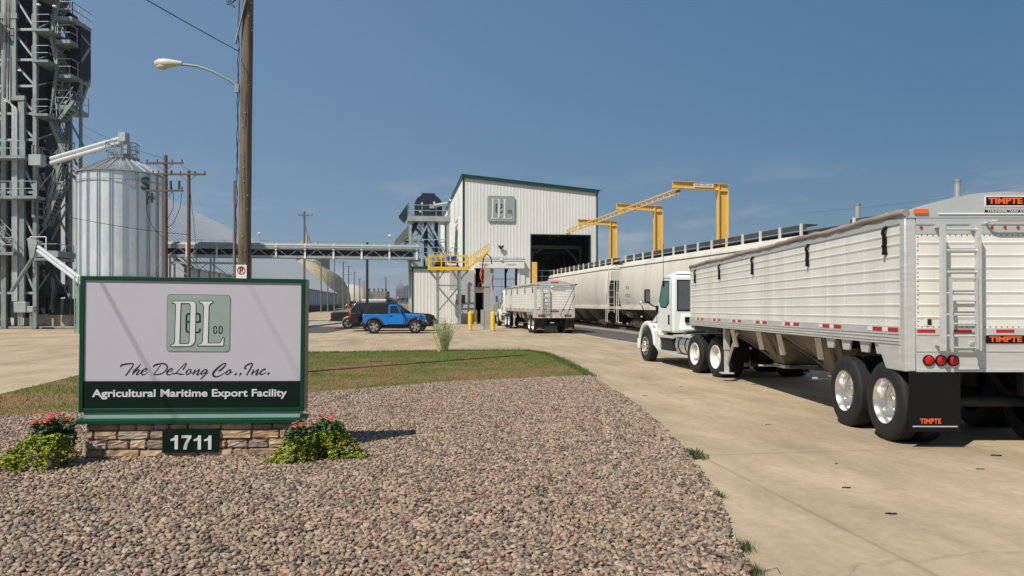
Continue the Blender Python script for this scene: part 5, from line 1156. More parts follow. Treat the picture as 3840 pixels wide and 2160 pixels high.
for i in range(8):
    a = 2*math.pi*i/8; p = Vector((r_*math.cos(a), r_*math.sin(a), 0)); m.bar(p, p+Vector((0,0,zb-.2)), .2); q = Vector((r_*math.cos(a+.785), r_*math.sin(a+.785), 0)); m.bar(p+Vector((0,0,.3)), q+Vector((0,0,zb-.6)), .07)
part(SL, 'leg', m, galvd)
def twin(name, lab, p, q, r, gap, parts_=None):
    T = thing(name, lab, 'conveyor', (0,0,0)); p, q = Vector(p), Vector(q); tb = mat('pale_galvanised_tube', (.62,.65,.65), .4, .3)
    part(T, 'upper_tube', MB().tube(p+Vector((0,0,gap)), q+Vector((0,0,gap)), r, 12), tb, 40); part(T, 'lower_tube', MB().tube(p, q, r, 12), tb, 40)
    m = MB()
    for k in np.linspace(.08,.95,6): c = p.lerp(q, k); m.bar(c+Vector((0,0,-r)), c+Vector((0,0,gap+r)), .12)
    part(T, 'clamp', m, galv); return T
U1 = twin('drag_conveyor', 'inclined silver conveyor running up from the tower to the silo roof', W(192,612,50), W(468,532,48.5), .15, .30)
q = W(472,530,48.5); part(U1, 'discharge_head', MB().bb((q.x-.35,q.y-.3,q.z-.1),(q.x+.1,q.y+.3,q.z+.55)).loft([[(q.x-.1,q.y-.2,q.z-.1),(q.x+.2,q.y-.2,q.z-.1),(q.x+.2,q.y+.2,q.z-.1),(q.x-.1,q.y+.2,q.z-.1)],[(q.x-.1,q.y-.2,q.z-1.2),(q.x+.12,q.y-.2,q.z-1.2),(q.x+.12,q.y+.2,q.z-1.2),(q.x-.1,q.y+.2,q.z-1.2)]]), galv)
q = W(140,610,50); part(U1, 'tail_box', MB().bb((q.x-.4,q.y-.3,q.z-.2),(q.x+.4,q.y+.3,q.z+.5)), galv)
U2 = twin('drag_conveyor', 'silver twin tube conveyor sloping down behind the sign', W(140,938,49), W(330,1082,44), .12, .27)
q = W(130,925,49); part(U2, 'head_box', MB().loft([[(q.x-.3,q.y-.3,q.z+.55),(q.x+.35,q.y-.3,q.z+.35),(q.x+.35,q.y+.3,q.z+.35),(q.x-.3,q.y+.3,q.z+.55)],[(q.x-.2,q.y-.2,q.z-.75),(q.x+.0,q.y-.2,q.z-.75),(q.x+.0,q.y+.2,q.z-.75),(q.x-.2,q.y+.2,q.z-.75)]]), galv); part(U2, 'spout', MB().tube((q.x-.1,q.y,q.z-.7),tuple(W(45,1090,50)),.12,10), galvd)

# ---------------------------------------------------------------- the grain elevator at the left edge
GE = thing('grain_elevator', 'tall dark grain elevator structure wrapped in grey steel frames and stairs', 'elevator', (-34, 53, 0))
GD = 54.4
def GP(px, py, D=GD): p = W(px, py, D); return Vector((p.x+34, 0, p.z))
def gx(px): return (px-1920)/F*GD+34
def gzz(py): return HC+(YH-py)/F*GD
darkbin = mat('black_bin_cladding', (.022,.022,.026), .6, .1, var=.35, scale=1)
for c, wd in ((GP(10,0).x, 2.25), (GP(155,0).x, 1.40)):
    m = MB().bb((c-wd/2, .8, 1.0), (c+wd/2, 2.6, 27)); b_ = part(GE, 'bin_column', m, darkbin)
    m = MB()
    for z in np.arange(2.2, 27, 3.05): m.bb((c-wd/2-.03,.76,z),(c+wd/2+.03,2.6,z+.1)); m.bb((c-wd*.22,.77,z+.8),(c+wd*.22,.80,z+2.2))
    part(b_, 'bin_band', m, mat('bin_band', (.06,.06,.065), .6, .1, var=.3))
# main columns and frame
m = MB(); CX = [gx(-90), gx(-5), gx(80), gx(193)]
for x in CX:
    for y in (-.4, 3.4): m.bar((x,y,0),(x,y,27),.26 if x != CX[2] else .34,.26,(0,1,0))
part(GE, 'frame_column', m, galvd)
LV = [gzz(v) for v in (1100,905,735,545,450,350,255,145,8)]+[25.5]
m = MB()
for i, z in enumerate(LV):
    for y in (-.4,): m.bar((CX[0],y,z),(CX[3],y,z),.12,.16)
    if i < len(LV)-1:
        z2 = LV[i+1]
        m.bar((CX[1],-.42,z),(CX[2],-.42,z2-.1),.12); m.bar((CX[3],-.42,z),(CX[2]+.6,-.42,z2-.1),.12); m.bar((CX[0],-.42,z2-.1),(CX[1],-.42,z),.12)
        m.bar((CX[3],-.4,z),(CX[3],3.4,z2-.1),.08)
part(GE, 'frame_brace', m, galv)
# conduits and duct with the jog
m = MB(); jz = gzz(415)
for k in range(5):
    x = gx(90+k*5.2); xb = gx(120+k*4.2)
    m.path([(x,-.75,27),(x,-.75,jz+.35-k*.05),(x+.05,-.75,jz+.18-k*.06),(xb-.1,-.75,jz-.1-k*.05),(xb,-.75,jz-.3-k*.05),(xb,-.75,gzz(1130))], .042, 6)
part(GE, 'conduit_run', m, mat('pale_galvanised_tube', (.62,.65,.65), .4, .3), 50)
m = MB().bb((gx(110),-.68,gzz(395)),(gx(130),-.48,27)).bb((gx(138),-.68,gzz(1150)),(gx(160),-.48,gzz(410))).bb((gx(110),-.70,gzz(405)),(gx(162),-.46,gzz(388))).bb((gx(74),-.72,gzz(110)),(gx(135),-.5,gzz(90)))
part(GE, 'cable_tray', m, galvd)
# stair tower on the right side: decks, railings, flights
m = MB(); rl = MB(); stt = MB(); edge = MB()
SX0, SX1 = gx(195), gx(258)
for py, xr in ((20,258),(150,256),(262,254),(455,252),(620,200),(820,205),(975,285)):
    z = gzz(py); x1_ = gx(xr)
    q_ = part(GE, 'platform', MB().bb((SX0,-.9,z-.16),(x1_,1.2,z)), galvd); part(q_, 'railing', railing(MB(), [(SX0,-.85,z),(x1_,-.85,z),(x1_,1.1,z)], 1.0, .026, .9), galv)
for py, xl, xr in ((85,244,308),(170,246,301),(295,246,304),(410,246,298)):
    z = gzz(py); q_ = part(GE, 'platform', MB().bb((gx(xl),.2,z-.3),(gx(xr),2.6,z)), galvd); part(q_, 'railing', railing(MB(), [(gx(xl),.2,z),(gx(xr),.2,z),(gx(xr),2.6,z)], 1.05, .026, .9), galv)
for (a, b) in (((228,150),(262,25)),((250,262),(228,160)),((228,455),(256,270)),((262,460),(310,395)),((280,600),(226,470)),((292,590),(240,640)),((215,790),(262,620)),((205,850),(270,690))):
    part(GE, 'stair', stair(MB(), GP(*a)+Vector((0,.2,0)), GP(*b)+Vector((0,.2,0)), .75), galvd)
m = MB()
for px in (262, 300):
    m.bar(GP(px,1180)+Vector((0,1.5,0)), GP(px,300)+Vector((0,1.5,0)), .18)
for (a, b) in (((193,610),(262,455)),((215,470),(290,620)),((262,455),(320,560) ) ,((193,760),(262,900)),((262,760),(193,900)),((262,300),(200,400)),((193,1150),(285,1010)),((285,1150),(193,1010)),((193,560),(285,590)),((193,255),(262,150)),((262,255),(193,150)),((193,150),(262,20)),((262,150),(193,20)),((300,410),(338,300)),((262,85),(338,170)),((262,295),(338,180)),((193,450),(262,300))):
    m.bar(GP(*a)+Vector((0,1.4,0)), GP(*b)+Vector((0,1.4,0)), .11)
part(GE, 'tower_brace', m, galvd)
dust = MB().bb((gx(270),1.2,gzz(290)),(gx(306),2.6,gzz(85))).loft([[(gx(270),1.2,gzz(290)),(gx(306),1.2,gzz(290)),(gx(306),2.6,gzz(290)),(gx(270),2.6,gzz(290))],[(gx(262),1.6,gzz(370)),(gx(280),1.6,gzz(370)),(gx(280),2.3,gzz(370)),(gx(262),2.3,gzz(370))]]).bb((gx(214),1.6,gzz(235)),(gx(240),2.4,gzz(160))).bb((gx(232),1.5,gzz(120)),(gx(262),2.4,gzz(45))).bb((gx(206),1.4,gzz(440)),(gx(236),2.2,gzz(300)))
part(GE, 'dust_filter', dust, darkbin)
part(GE, 'spout', MB().tube(GP(262,365)+Vector((0,1.8,0)), GP(185,470)+Vector((0,1.0,0)), .28, 14).tube(GP(300,290)+Vector((0,1.8,0)), GP(240,415)+Vector((0,1.6,0)), .2, 12), navy, 40)
# walkways and flights low on the left
m = MB(); rl = MB(); stt = MB()
for py, xa, xb in ((755,45,232),(612,-60,190),(955,50,150),(130,-60,85)):
    z = gzz(py); q_ = part(GE, 'walkway', MB().bb((gx(xa),-1.5,z-.2),(gx(xb),-.5,z)), galvd); part(q_, 'railing', railing(MB(), [(gx(xa),-1.5,z),(gx(xb),-1.5,z)], 1.0, .026, .9), galv)
for (a, b) in (((-30,835),(50,750)),((0,808),(118,930)),((-30,1005),(50,948)),((-40,1105),(10,1060))): part(GE, 'stair', stair(MB(), GP(*a)+Vector((0,-1.5,0)), GP(*b)+Vector((0,-1.5,0)), .8), galv)
for px, py in ((207,57),(265,62),(20,278),(140,295),(50,100),(60,605)): q = GP(px,py)+Vector((0,-.5,0)); part(GE, 'work_light', MB().box(q, (.22,.2,.10)), reflw)
part(GE, 'machinery', MB().bb((gx(205),.6,gzz(1180)),(gx(290),2.8,gzz(1120))).tube((gx(215),.5,gzz(1090)),(gx(215),2.,gzz(1090)),.5,14).bb((gx(60),-.3,gzz(1190)),(gx(150),2,gzz(1120))).path([GP(240,1160),GP(250,1080),GP(238,1010),GP(222,960)], .18, 8), dark)
part(GE, 'side_deck', MB().bb((gx(190),-.9,gzz(965)-.12),(gx(290),1.2,gzz(950))), galvd); part(GE, 'side_deck_railing', railing(MB(), [(gx(190),-.9,gzz(950)),(gx(247),-.9,gzz(950))], 1.0, .035, 1.0), white)
# boxes at its foot
EB = 'electrical boxes at the foot of the elevator'
def ebox(lab, a, b, D, m_):
    p, q = W(*a, D), W(*b, D); t = thing('electrical_box', lab, 'electrical box', ((p.x+q.x)/2, D, q.z), 0, EB); w_, h_ = q.x-p.x, p.z-q.z
    part(t, 'box', MB().bb((-w_/2,-.2,0),(w_/2,.2,h_)), m_, bevel=.02); part(t, 'cover', MB().bb((-w_/2+.05,-.215,.05),(w_/2-.05,-.2,h_-.05)), m_)
    m = MB()
    for k in range(max(2, int(w_/.22))): m.tube((-w_/4+k*.12,0,-1.2 if q.z > 1.3 else -q.z),(-w_/4+k*.12,0,0),.04)
    part(t, 'conduit', m, galv)
ebox('larger grey electrical cabinet on conduits at the foot of the elevator', (58,1132), (104,1172), 51.3, galv); ebox('small grey junction box right of the larger cabinet', (108,1149), (132,1171), 51.3, galv)
single('concrete_block', MB().bb((-1.6,-.5,0),(1.6,.6,.85)), concrete2, 'square concrete footing block below the elevator', 'concrete block', None, (W(182,1200,53.9).x, 54.1, .13), 0, None, .03)
single('plank_stack', MB().bb((-1.6,-.4,.0),(.35,.4,.3)).bb((-1.6,-.38,.31),(.32,.38,.6)).bb((-1.5,-.36,.61),(.3,.36,.85)), mat('pale_planks', (.42,.38,.28), .8, var=.25, scale=5, stretch=(.3,3,6)), 'pale stacked planks at the left edge on the kerbed pavement', 'planks', None, (W(10,1200,54).x, 54.0, .13))
m = MB()
for i in range(14): z = .4+i*.2; m.bar((.0,0,z),(.12 if i%2 else -.12,0,z+.2),.03)
m.bar((-.12,0,0),(-.12,0,3.4),.05).bar((.12,0,0),(.12,0,3.4),.05)
single('green_lattice_mast', m, mat('pale_green_mast', (.20,.34,.24), .5), 'thin pale green lattice mast at the left edge of the sign', 'mast', None, (W(288,1200,44).x, 44, 0))

# ---------------------------------------------------------------- long white barn
BK = 1.2
BN = thing('storage_barn', 'long white A frame storage barn with a ribbed roof', 'barn', (0,0,0))
def eave(D): return Vector((-51.6*BK+(219*BK-D)*.1615, D, 0))
Dn, Df = 71., 219*BK; hwid = 12*BK; ze, zr = 1.8+2.9*BK+.15, 1.8+13.2*BK
en, ef = eave(Dn), eave(Df); ax = (ef-en).normalized(); lf = Vector((-ax.y, ax.x, 0)); ln = (ef-en).length
Q = lambda t, o, z: en+ax*t+lf*o+Vector((0,0,z))
roof_w = mat('sky_tinted_roof_sheet', (.17,.215,.27), .5, .1, var=.10, scale=.25, stretch=(1,.2,1)); seam_w = mat('white_roof_seam', (.46,.49,.52), .4, var=.05)  # white roof; the sky's reflection is put into the sheet's bluish base colour
m = MB(); m.add([Q(0,-.5,ze-.3),Q(ln,-.5,ze-.3),Q(ln,hwid,zr),Q(0,hwid,zr),Q(0,2*hwid+.5,ze-.3),Q(ln,2*hwid+.5,ze-.3)], [(0,1,2,3),(3,2,5,4)])
rf_ = part(BN, 'roof', m, roof_w); m = MB()
for k in np.arange(.0, ln, 2.3):
    A, B = Q(k,-.5,ze-.27), Q(k,hwid,zr+.03); m.bar(A, B, .62, .18, tuple((B-A).cross(ax).normalized()))
part(rf_, 'roof_seam', m, seam_w)
bw = mat('grey_barn_wall', (.50,.52,.53), .5, .1, var=.08, scale=.5)
m = MB(); m.add([Q(0,0,0),Q(ln,0,0),Q(ln,0,ze),Q(0,0,ze)], [(0,1,2,3)])
for k in np.arange(0, ln, 4.5): m.bar(Q(k,-.06,0),Q(k,-.06,ze-.1),.25,.15)
part(BN, 'side_wall', m, bw); part(BN, 'end_wall', MB().add([Q(0,0,0),Q(0,2*hwid,0),Q(0,2*hwid,ze),Q(0,hwid,zr-.05),Q(0,0,ze)], [(0,1,2,3,4)]), bw); part(BN, 'end_wall', MB().add([Q(ln,0,0),Q(ln,2*hwid,0),Q(ln,2*hwid,ze),Q(ln,hwid,zr-.05),Q(ln,0,ze)], [(0,1,2,3,4)]), bw)
part(BN, 'rake_trim', MB().bar(Q(-.1,-.5,ze-.35),Q(-.1,hwid,zr-.05),.2,.5).bar(Q(-.1,0,0),Q(-.1,0,ze-.3),.3,.3), mat('dark_blue_trim', (.015,.025,.06), .5))
m = MB()
for k in np.arange(30, ln, 2.6): m.bb(tuple(Q(k,-.35,0)), tuple(Q(k+1.7,-1.0,1.3)))
part(BN, 'barrier_row', m, dark)
dr = Q(0,2.4,0); part(BN, 'end_door', MB().add([Q(-.1,3.0,0),Q(-.1,4.7,0),Q(-.1,4.7,3.2),Q(-.1,3.0,3.2)], [(0,1,2,3)]), dark)
lt_ = thing('lean_to', 'long grey lean to roof against the near end of the barn', 'shed', (0,0,0)); m = MB().add([Q(1,-.3,3.9),Q(42,-.3,3.9),Q(42,-2.2,3.1),Q(1,-2.2,3.1),Q(1,-.3,3.8),Q(42,-.3,3.8),Q(42,-2.2,3.0),Q(1,-2.2,3.0)], [(0,1,2,3),(7,6,5,4),(0,4,5,1),(1,5,6,2),(2,6,7,3),(3,7,4,0)]); part(lt_, 'roof', m, greywall)
m = MB()
for k in np.arange(1.5, 42, 4): m.bar(Q(k,-2.0,0),Q(k,-2.0,3.05),.15)
part(lt_, 'post', m, galvd)
# small dark equipment at the barn end
single('loader_bin', MB().bb((-.8,-.4,0),(.8,.4,2.6)).bb((-.5,-.5,2.6),(1.1,.3,2.9)).bb((-.7,-.45,3.0),(.7,.4,3.7)), mat('black_yellow_bin', (.05,.045,.02), .6, var=.6, scale=2, col2=(.02,.02,.02)), 'dark machine with yellow stripes beside the barn end wall', 'machine', None, (W(640,1060,60).x, 60, 0))
# tan arched stores behind the barn
tan_m = mat('tan_membrane', (.47,.37,.22), .7, var=.08, scale=.15); tan2 = mat('pale_tan_membrane', (.56,.49,.38), .7, var=.08, scale=.15)
def arch(name, lab, c, hw, h, ln_, m_, cat='store'):
    prof = [(hw*math.cos(R(t))*(.86+.14*math.sin(R(t))**.5 if t not in (0,180) else .86), h*math.sin(R(t))) for t in range(0, 181, 6)]
    m = MB(); P2 = [Vector((x,0,z)) for x, z in prof]; t = thing(name, lab, cat, c, HEAD)
    m.loft([[tuple(p*k+Vector((0,y,0))) for p in P2] for y, k in ((-ln_*.12,.02),(-ln_*.11,.45),(-ln_*.07,.78),(0,.95),(ln_*.1,1),(ln_,1),(ln_*1.05,.7))], False, False); part(t, 'membrane', m, m_, 60)
    part(t, 'base_wall', MB().bb((-hw*.9,ln_*.05,0),(-hw*.86,ln_,1.2)).bb((hw*.86,ln_*.05,0),(hw*.9,ln_,1.2)), concrete2)
q = W(1150,1137,300); arch('arched_store', 'large tan arched store behind the white barn', (q.x-4.,300,0), 18.5, 19.5, 70, tan_m)
q = W(1310,1137,420); arch('arched_store', 'pale tan dome farther off to the right of the tan arched store', (q.x-3,430,0), 14.5, 13., 50, tan2)
CS = thing('cement_silo', 'grey cylindrical cement silo with tan equipment on its roof', 'silo', (W(1172,1137,380).x, 380, 0))
part(CS, 'drum', MB().lathe([(8.6,0),(8.6,26),(0.001,26.3)], 40), concrete2, 40)
m = MB().bb((-8.3,-8,24.6),(8.3,8,27.)); 
for x, w_, h_ in ((-4.5,2.2,34),(-3.2,1.4,36.),(1.8,1.3,33),(6.8,2.4,30),(4.5,1.0,31)): m.bb((x-w_/2,-1,26),(x+w_/2,1,h_))
m.bb((-6.5,-.3,28.5),(6,.3,29.2)).path([(-8.1,0,26),(-8.1,0,31.5),(-7.6,0,32.2),(-5,0,32.3)], .25)
part(CS, 'roof_equipment', m, tan_m)

# ---------------------------------------------------------------- poles and wires
pole_w = mat('brown_pole', (.13,.085,.06), .85, var=.3, scale=2, stretch=(3,3,.3)); greyw = mat('grey_pole', (.17,.165,.15), .8, var=.25, scale=2, stretch=(3,3,.3)); wire_m = mat('black_cable', (.012,.012,.012), .6)
UP = thing('utility_pole', 'big weathered wooden utility pole behind the sign carrying a street lamp arm', 'utility pole', (-6.48, 18, 0))
part(UP, 'pole', MB().path([(0,0,-.2),(.03,0,3),(.07,.0,6),(.11,0,9),(.15,0,12)], [.155,.15,.14,.133,.128], 18), wood, 60)
hd = Vector((-1.63,0,7.52))
part(UP, 'lamp_arm', MB().path([(-.08,-.1,6.98),(-.30,-.1,7.15),(-.70,-.1,7.36),(-1.05,-.1,7.48),(-1.36,-.1,7.52),(-1.45,-.1,7.52)], .03, 8).bb((-.16,-.14,6.85),(-.06,-.06,7.05)), galvd, 50)
lh = part(UP, 'lamp_head', MB().lathe([(.0001,-2.08),(.06,-2.07),(.105,-1.98),(.115,-1.85),(.10,-1.7),(.06,-1.5),(.045,-1.42),(.0001,-1.41)], 16, 'X').xf(Matrix.Translation((0,-.1,7.55))), mat('cream_lamp_shell', (.58,.55,.46), .5), 50)
part(lh, 'lamp_lens', MB().ball((-1.9,-.1,7.48), .10, (1.5,1,.9), 8), mat('frosted_lens', (.55,.50,.42), .2), 60)
part(UP, 'riser_cable', MB().path([(-.19+.012*z+.02*math.sin(i*1.7), -.06, z) for i, z in enumerate(np.linspace(1.5, 11, 40))], .009, 5).path([(-.20+.012*z+.018*math.sin(i*2.1+1), -.02, z) for i, z in enumerate(np.linspace(3, 11, 40))], .006, 5).path([(-.16+.012*z+.025*math.sin(i*1.3+2), -.1, z) for i, z in enumerate(np.linspace(4.9, 8.3, 18))], .007, 5), wire_m)
part(UP, 'brace_plate', MB().bar((-.13,-.16,8.0),(.16,-.16,9.2),.07,.02).bar((-.12,-.16,8.0),(-.09,-.16,8.25),.05,.02), galvd)
m = MB()
for i in range(26): z = 2.4+i*.33; a = random.uniform(-2.6,-.5); m.ball((.0+.012*z+.155*math.cos(a), .155*math.sin(a), z), .014, (1,1,1), 4)
part(UP, 'step_bolt', m, galv)
part(UP, 'cable_tangle', MB().path([(-.25+.12*math.sin(t*2.3), -.1+.05*math.cos(t), 9.0+.2*math.sin(t*1.4)+.02*t) for t in np.linspace(0,14,60)], .008, 5), wire_m)
# no-parking plate on the pole
NP = thing('no_parking_sign', 'white no parking sign with a red circle on the big wooden pole', 'sign', tuple(W(905,1030,17.8)))
part(NP, 'plate', MB().bb((-.128,-.006,-.25),(.128,.0,.235)), white, bevel=.0)
rg = MB().lathe([(.078,-.010),(.10,-.010),(.10,-.0065),(.078,-.0065)], 36, 'Y', (0,0,.10), True); rg.bar((-.064,-.0105,.036+.0),(.064,-.0105,.164),.004,.018,(0,0,1)); 
part(NP, 'ring', MB().lathe([(.078,-.010),(.10,-.010)], 36, 'Y', (0,0,.10)), red); part(NP, 'slash', MB().add([(-.066,-.0112,.156),(-.054,-.0112,.168),(.066,-.0112,.044),(.054,-.0112,.032)], [(0,1,2,3)]), red)
text(NP, 'P', .19, (0,-.0085,.098), ink, bold=.006); part(NP, 'arrow', MB().add([(-.08,-.0085,-.19),(-.05,-.0085,-.165),(-.05,-.0085,-.215)], [(0,1,2)]).bb((-.05,-.0088,-.197),(.05,-.0085,-.183)).add([(.08,-.0085,-.19),(.05,-.0085,-.165),(.05,-.0085,-.215)], [(0,1,2)]), red)
def crosspole(name, lab, px, D, top, r, arms, m_, grp='wooden poles with crossarms', kind='utility pole', base=0, insul=True):
    x = (px-1920)/F*D; z = HC+(YH-top)/F*D; T = thing(name, lab, kind, (x, D, base), 0, grp)
    part(T, 'pole', MB().path([(0,0,0),(0,0,z-base)], [r*1.15, r*.85], 10), m_, 60)
    for py, xa, xb in arms:
        za = HC+(YH-py)/F*D-base; a, b = (xa-px)/F*D, (xb-px)/F*D
        c = part(T, 'crossarm', MB().bar((a,-.1,za),(b,-.1,za),.09,.11).bar((a*.5,-.1,za),(0,-.1,za-.5),.03).bar((b*.5,-.1,za),(0,-.1,za-.5),.03), m_)
        if insul:
            i_ = MB()
            for k in (.03,.3,.7,.97): q = a+(b-a)*k; i_.tube((q,-.1,za+.05),(q,-.1,za+.22),.035)
            part(c, 'insulator', i_, dark)
    return T
P2 = crosspole('utility_pole', 'tall brown pole with three crossarms right beside the silo', 621, 44, 583, .13, ((613,551,690),(654,575,650),(716,549,690)), pole_w)
P3 = crosspole('utility_pole', 'brown pole with one top crossarm standing right of the silo', 708, 47, 641, .12, ((655,640,774),), pole_w)
part(P2, 'cutout_fuse', MB().bb((-1.1,-.15,7.6),(-1.0,-.05,8.4)).bb((-.8,-.15,7.7),(-.72,-.05,8.3)).bb((.3,-.15,8.5),(.4,-.05,9.0)).bb((.8,-.15,8.5),(.9,-.05,9.0)).bb((-1.0,-.2,7.9),(-.6,-.1,8.1)), dark)
part(P2, 'jumper_wire', MB().path([(-1.05,-.1,8.3),(-1.1,-.1,7.3),(-.8,-.1,6.4),(-.2,-.1,5.7),(0,-.1,5.5)], .018, 5).path([(1.0,-.1,8.3),(.9,-.1,7.4),(.5,-.1,6.5),(0,-.1,6.1)], .018, 5).path([(.5,-.1,8.3),(.5,-.1,7.4),(.1,-.1,6.6)], .018, 5), wire_m)
part(P3, 'guy_wire', MB().path([(.0,0,9.6),(.35,0,6.5),(.6,0,3.5),(.8,0,.5)], .015, 5), wire_m)
crosspole('slim_pole', 'slim grey pole close behind the left side of the big wooden pole', 879, 32, 678, .065, (), greyw, None, 'pole', insul=False)
crosspole('utility_pole', 'dark distant pole with one crossarm rising above the conveyor at mid left', 1141, 92, 793, .16, ((808,1120,1173),), greyw)
crosspole('utility_pole', 'plain dark pole in front of the parked cars passing behind the conveyor', 1377, 92, 908, .17, (), dark, None, insul=False)
for px, D, top, arm, lab in ((1204,142,983,(1003,1204,1160),'first light pole from the left along the barn wall, with a lamp arm'),(1229,150,1020,None,'short plain pole between two light poles along the barn wall'),(1254,146,971,None,'third pole along the barn wall, just before its far corner')):
    x = (px-1920)/F*D; z = HC+(YH-top)/F*D; T = thing('light_pole', lab, 'light pole', (x, D, 0), 0, 'poles along the barn wall'); part(T, 'pole', MB().tube((0,0,0),(0,0,z),.15,8,.1), greyw)
    part(T, 'lamp_arm', MB().path([(0,0,z-.3),(-1.2,0,z+.3),(-2.2,0,z+.35)], .06, 6).bb((-2.8,-.2,z+.25),(-2.1,.2,z+.4)), galv)
for px, D, top, ay, aw, lab in ((1287,200,981,984,20,'first and tallest pole of the far row right of the dome, wide crossarm'),(1307,225,996,999,15,'second pole of the far row, two crossarms'),(1329,262,1018,1021,14,'third pole of the far row right of the dome'),(1349,330,1045,1048,9,'fourth pole of the far row, smaller'),(1365,390,1055,1058,8,'fifth and smallest pole of the far row'),(1420,520,1078,1081,8,'thin pole standing before the low brick building')):
    arms = [(ay, px-aw, px+aw)]+([(ay+30, px-aw, px+aw)] if 'two' in lab else []); crosspole('utility_pole', lab, px, D, top, .2 if D < 300 else .24, arms, greyw, 'far row of power poles', insul=False)
def wire(lab, pts, r, cat='wire', grp=None):
    single('cable', MB().path(pts, r, 5), wire_m, lab, cat, grp)
def cat(p, q, sag, n=20): p, q = Vector(p), Vector(q); return [p.lerp(q, i/n)-Vector((0,0,sag*4*(i/n)*(1-i/n))) for i in range(n+1)]
pa = Vector((-6.6, 18, 7.88)); pb = W(600, -4, 14.5); d = pb-pa
wire('thick black cable slanting up from the big wooden pole to the top left', cat(pa, pa+d*6, .3), .0105)
wire('second overhead cable running past the sign above the photo', cat(pa+Vector((.35,0,2.0)), pa+Vector((.95,0,1.5))+d*6, .3), .005)
WG = 'thin wires between the elevator and the poles'
T2 = Vector((P2.location.x, 44, 0)); 
wire('uppermost thin wire from the elevator stair to the silo side pole', cat(W(275,450,52), T2+Vector((0,0,10.3)), .25), .011, 'wire', WG)
wire('second thin wire from the elevator stair toward the silo roof', cat(W(265,470,52), T2+Vector((-.9,0,9.95)), .3), .010, 'wire', WG)
wire('dark wire drooping across the front of the silo', cat(W(240,810,43), W(708,880,46), .12), .016, 'wire', WG)
wire('thin wire between the tops of the two silo side poles', cat(T2+Vector((.9,0,9.95)), W(770,652,47), .15), .011, 'wire', WG)
wire('faint wire from the dark distant pole down behind the sign', cat(W(1141,830,92), W(1250,1090,120), 1.5), .03, 'wire', None)
for k, (a, b, D1, D2) in enumerate((((1640,1043),(1300,1000),70,215),)): pass
# steel stub posts beyond the nearest railcar
for i, (px, pt, pbm, D, lab) in enumerate(((3216,771,825,40,'left grey steel stub post beyond the trailer roof'),(3590,683,735,33,'right grey steel stub post beyond the trailer roof'))):
    p = W(px, pt, D); T = thing('stub_post', lab, 'post', (p.x, D, 0), 0, 'steel posts beyond the track'); part(T, 'post', MB().tube((0,0,0),(0,0,p.z),.14,10), galv); part(T, 'cap', MB().tube((0,0,p.z),(0,0,p.z+.12),.16,10), galvd)
wire('thin wire crossing the sky above the trailer at the right', cat(W(3000,800,60), W(3900,690,60), .2), .008)

# ---------------------------------------------------------------- skyline
glassb = mat('blue_curtain_wall', (.05,.075,.10), .3, .2, var=.2, scale=.02); redst = mat('red_granite', (.17,.10,.085), .6, var=.15, scale=.03); cop = mat('green_copper_roof', (.10,.14,.13), .6)
T = thing('office_tower', 'distant tall office tower with a pointed dome top on the skyline', 'tower', (W(1501,1137,2600).x, 2600, 0))
part(T, 'shaft', MB().bb((-14,-10,-1),(14,10,52)).bb((-11,-8,52),(11,8,58)), redst); part(T, 'crown', MB().loft([[(-13*k,-9*k,z),(13*k,-9*k,z),(13*k,9*k,z),(-13*k,9*k,z)] for z, k in ((52,1),(62,.8),(70,.45),(76,.12),(85,.02))]), cop)
m = MB()
for x in np.arange(-12, 12.1, 3): m.bb((x-.6,-10.3,2),(x+.6,-10,50))
part(T, 'window_bay', m, glassb); part(T, 'white_band', MB().bb((-9,-10.5,18),(-3,-10.1,24)).bb((3,-10.5,18),(9,-10.1,24)), reflw)
T = thing('office_tower', 'dark flat topped office tower right of the pointed one', 'tower', (W(1526,1137,2800).x, 2800, 0)); part(T, 'shaft', MB().bb((-9,-9,-1),(9,9,64)), glassb); part(T, 'roof_box', MB().bb((-5,-5,64),(5,5,69)), redst)
T = thing('brick_building', 'low wide tan brick building far behind the parked cars', 'building', (W(1412,1137,620).x, 620, 0)); part(T, 'wall', MB().bb((-9.5,-8,0),(9.5,8,11.5)), mat('tan_brick', (.22,.18,.14), .9, var=.15, scale=.3)); m = MB()
for x in (-6,-2,1.5,5,8): m.bb((x-.5,-1,11.5),(x+.5,1,14))
part(T, 'roof_vent', m, dark)
m = MB(); m.bar((-2,0,0),(-.6,0,22),.6).bar((2,0,0),(.6,0,22),.6)
for z in range(0, 34, 3): m.bar((-.9,0,z),(.9,0,z+3),.35); m.bar((.9,0,z),(-.9,0,z+3),.35)
m.bar((-.7,0,20),(-.3,0,37),.5).bar((.7,0,20),(.3,0,37),.5)
single('lattice_mast', m, dark, 'dark lattice mast on the skyline left of the pointed tower', 'mast', None, (W(1447,1137,1000).x, 1000, 0))
fol = mat('far_foliage', (.05,.075,.03), .9, var=.4, scale=.3, col2=(.02,.035,.015), ramp=(.3,.7))
TG = 'trees along the far skyline'
for i, (px, D, h, w_) in enumerate(((1330,430,6,5),(1344,440,5,4.5),(1455,560,7,6),(1475,700,8,9),(1505,760,8.5,10),(1535,720,9,9),(1452,520,5,5),(1317,420,4,4))):
    x = (px-1920)/F*D; t = thing('tree', ['small dark tree just right of the pale dome','rounded tree in front of the far power poles','tree at the right end of the brick building','broad tree below the skyline mast','bushy tree below the pointed tower','tree at the foot of the flat topped tower','low tree against the brick building wall','shrubby tree at the base of the pale dome'][i], 'tree', (x, D, 0), 0, TG)
    part(t, 'trunk', MB().tube((0,0,0),(0,0,h*.5),.3,6,.15), pole_w); part(t, 'crown', leafcloud(420, (0,0,h*.62), (w_*.6,w_*.5,h*.42), .55, shell=.3), fol)
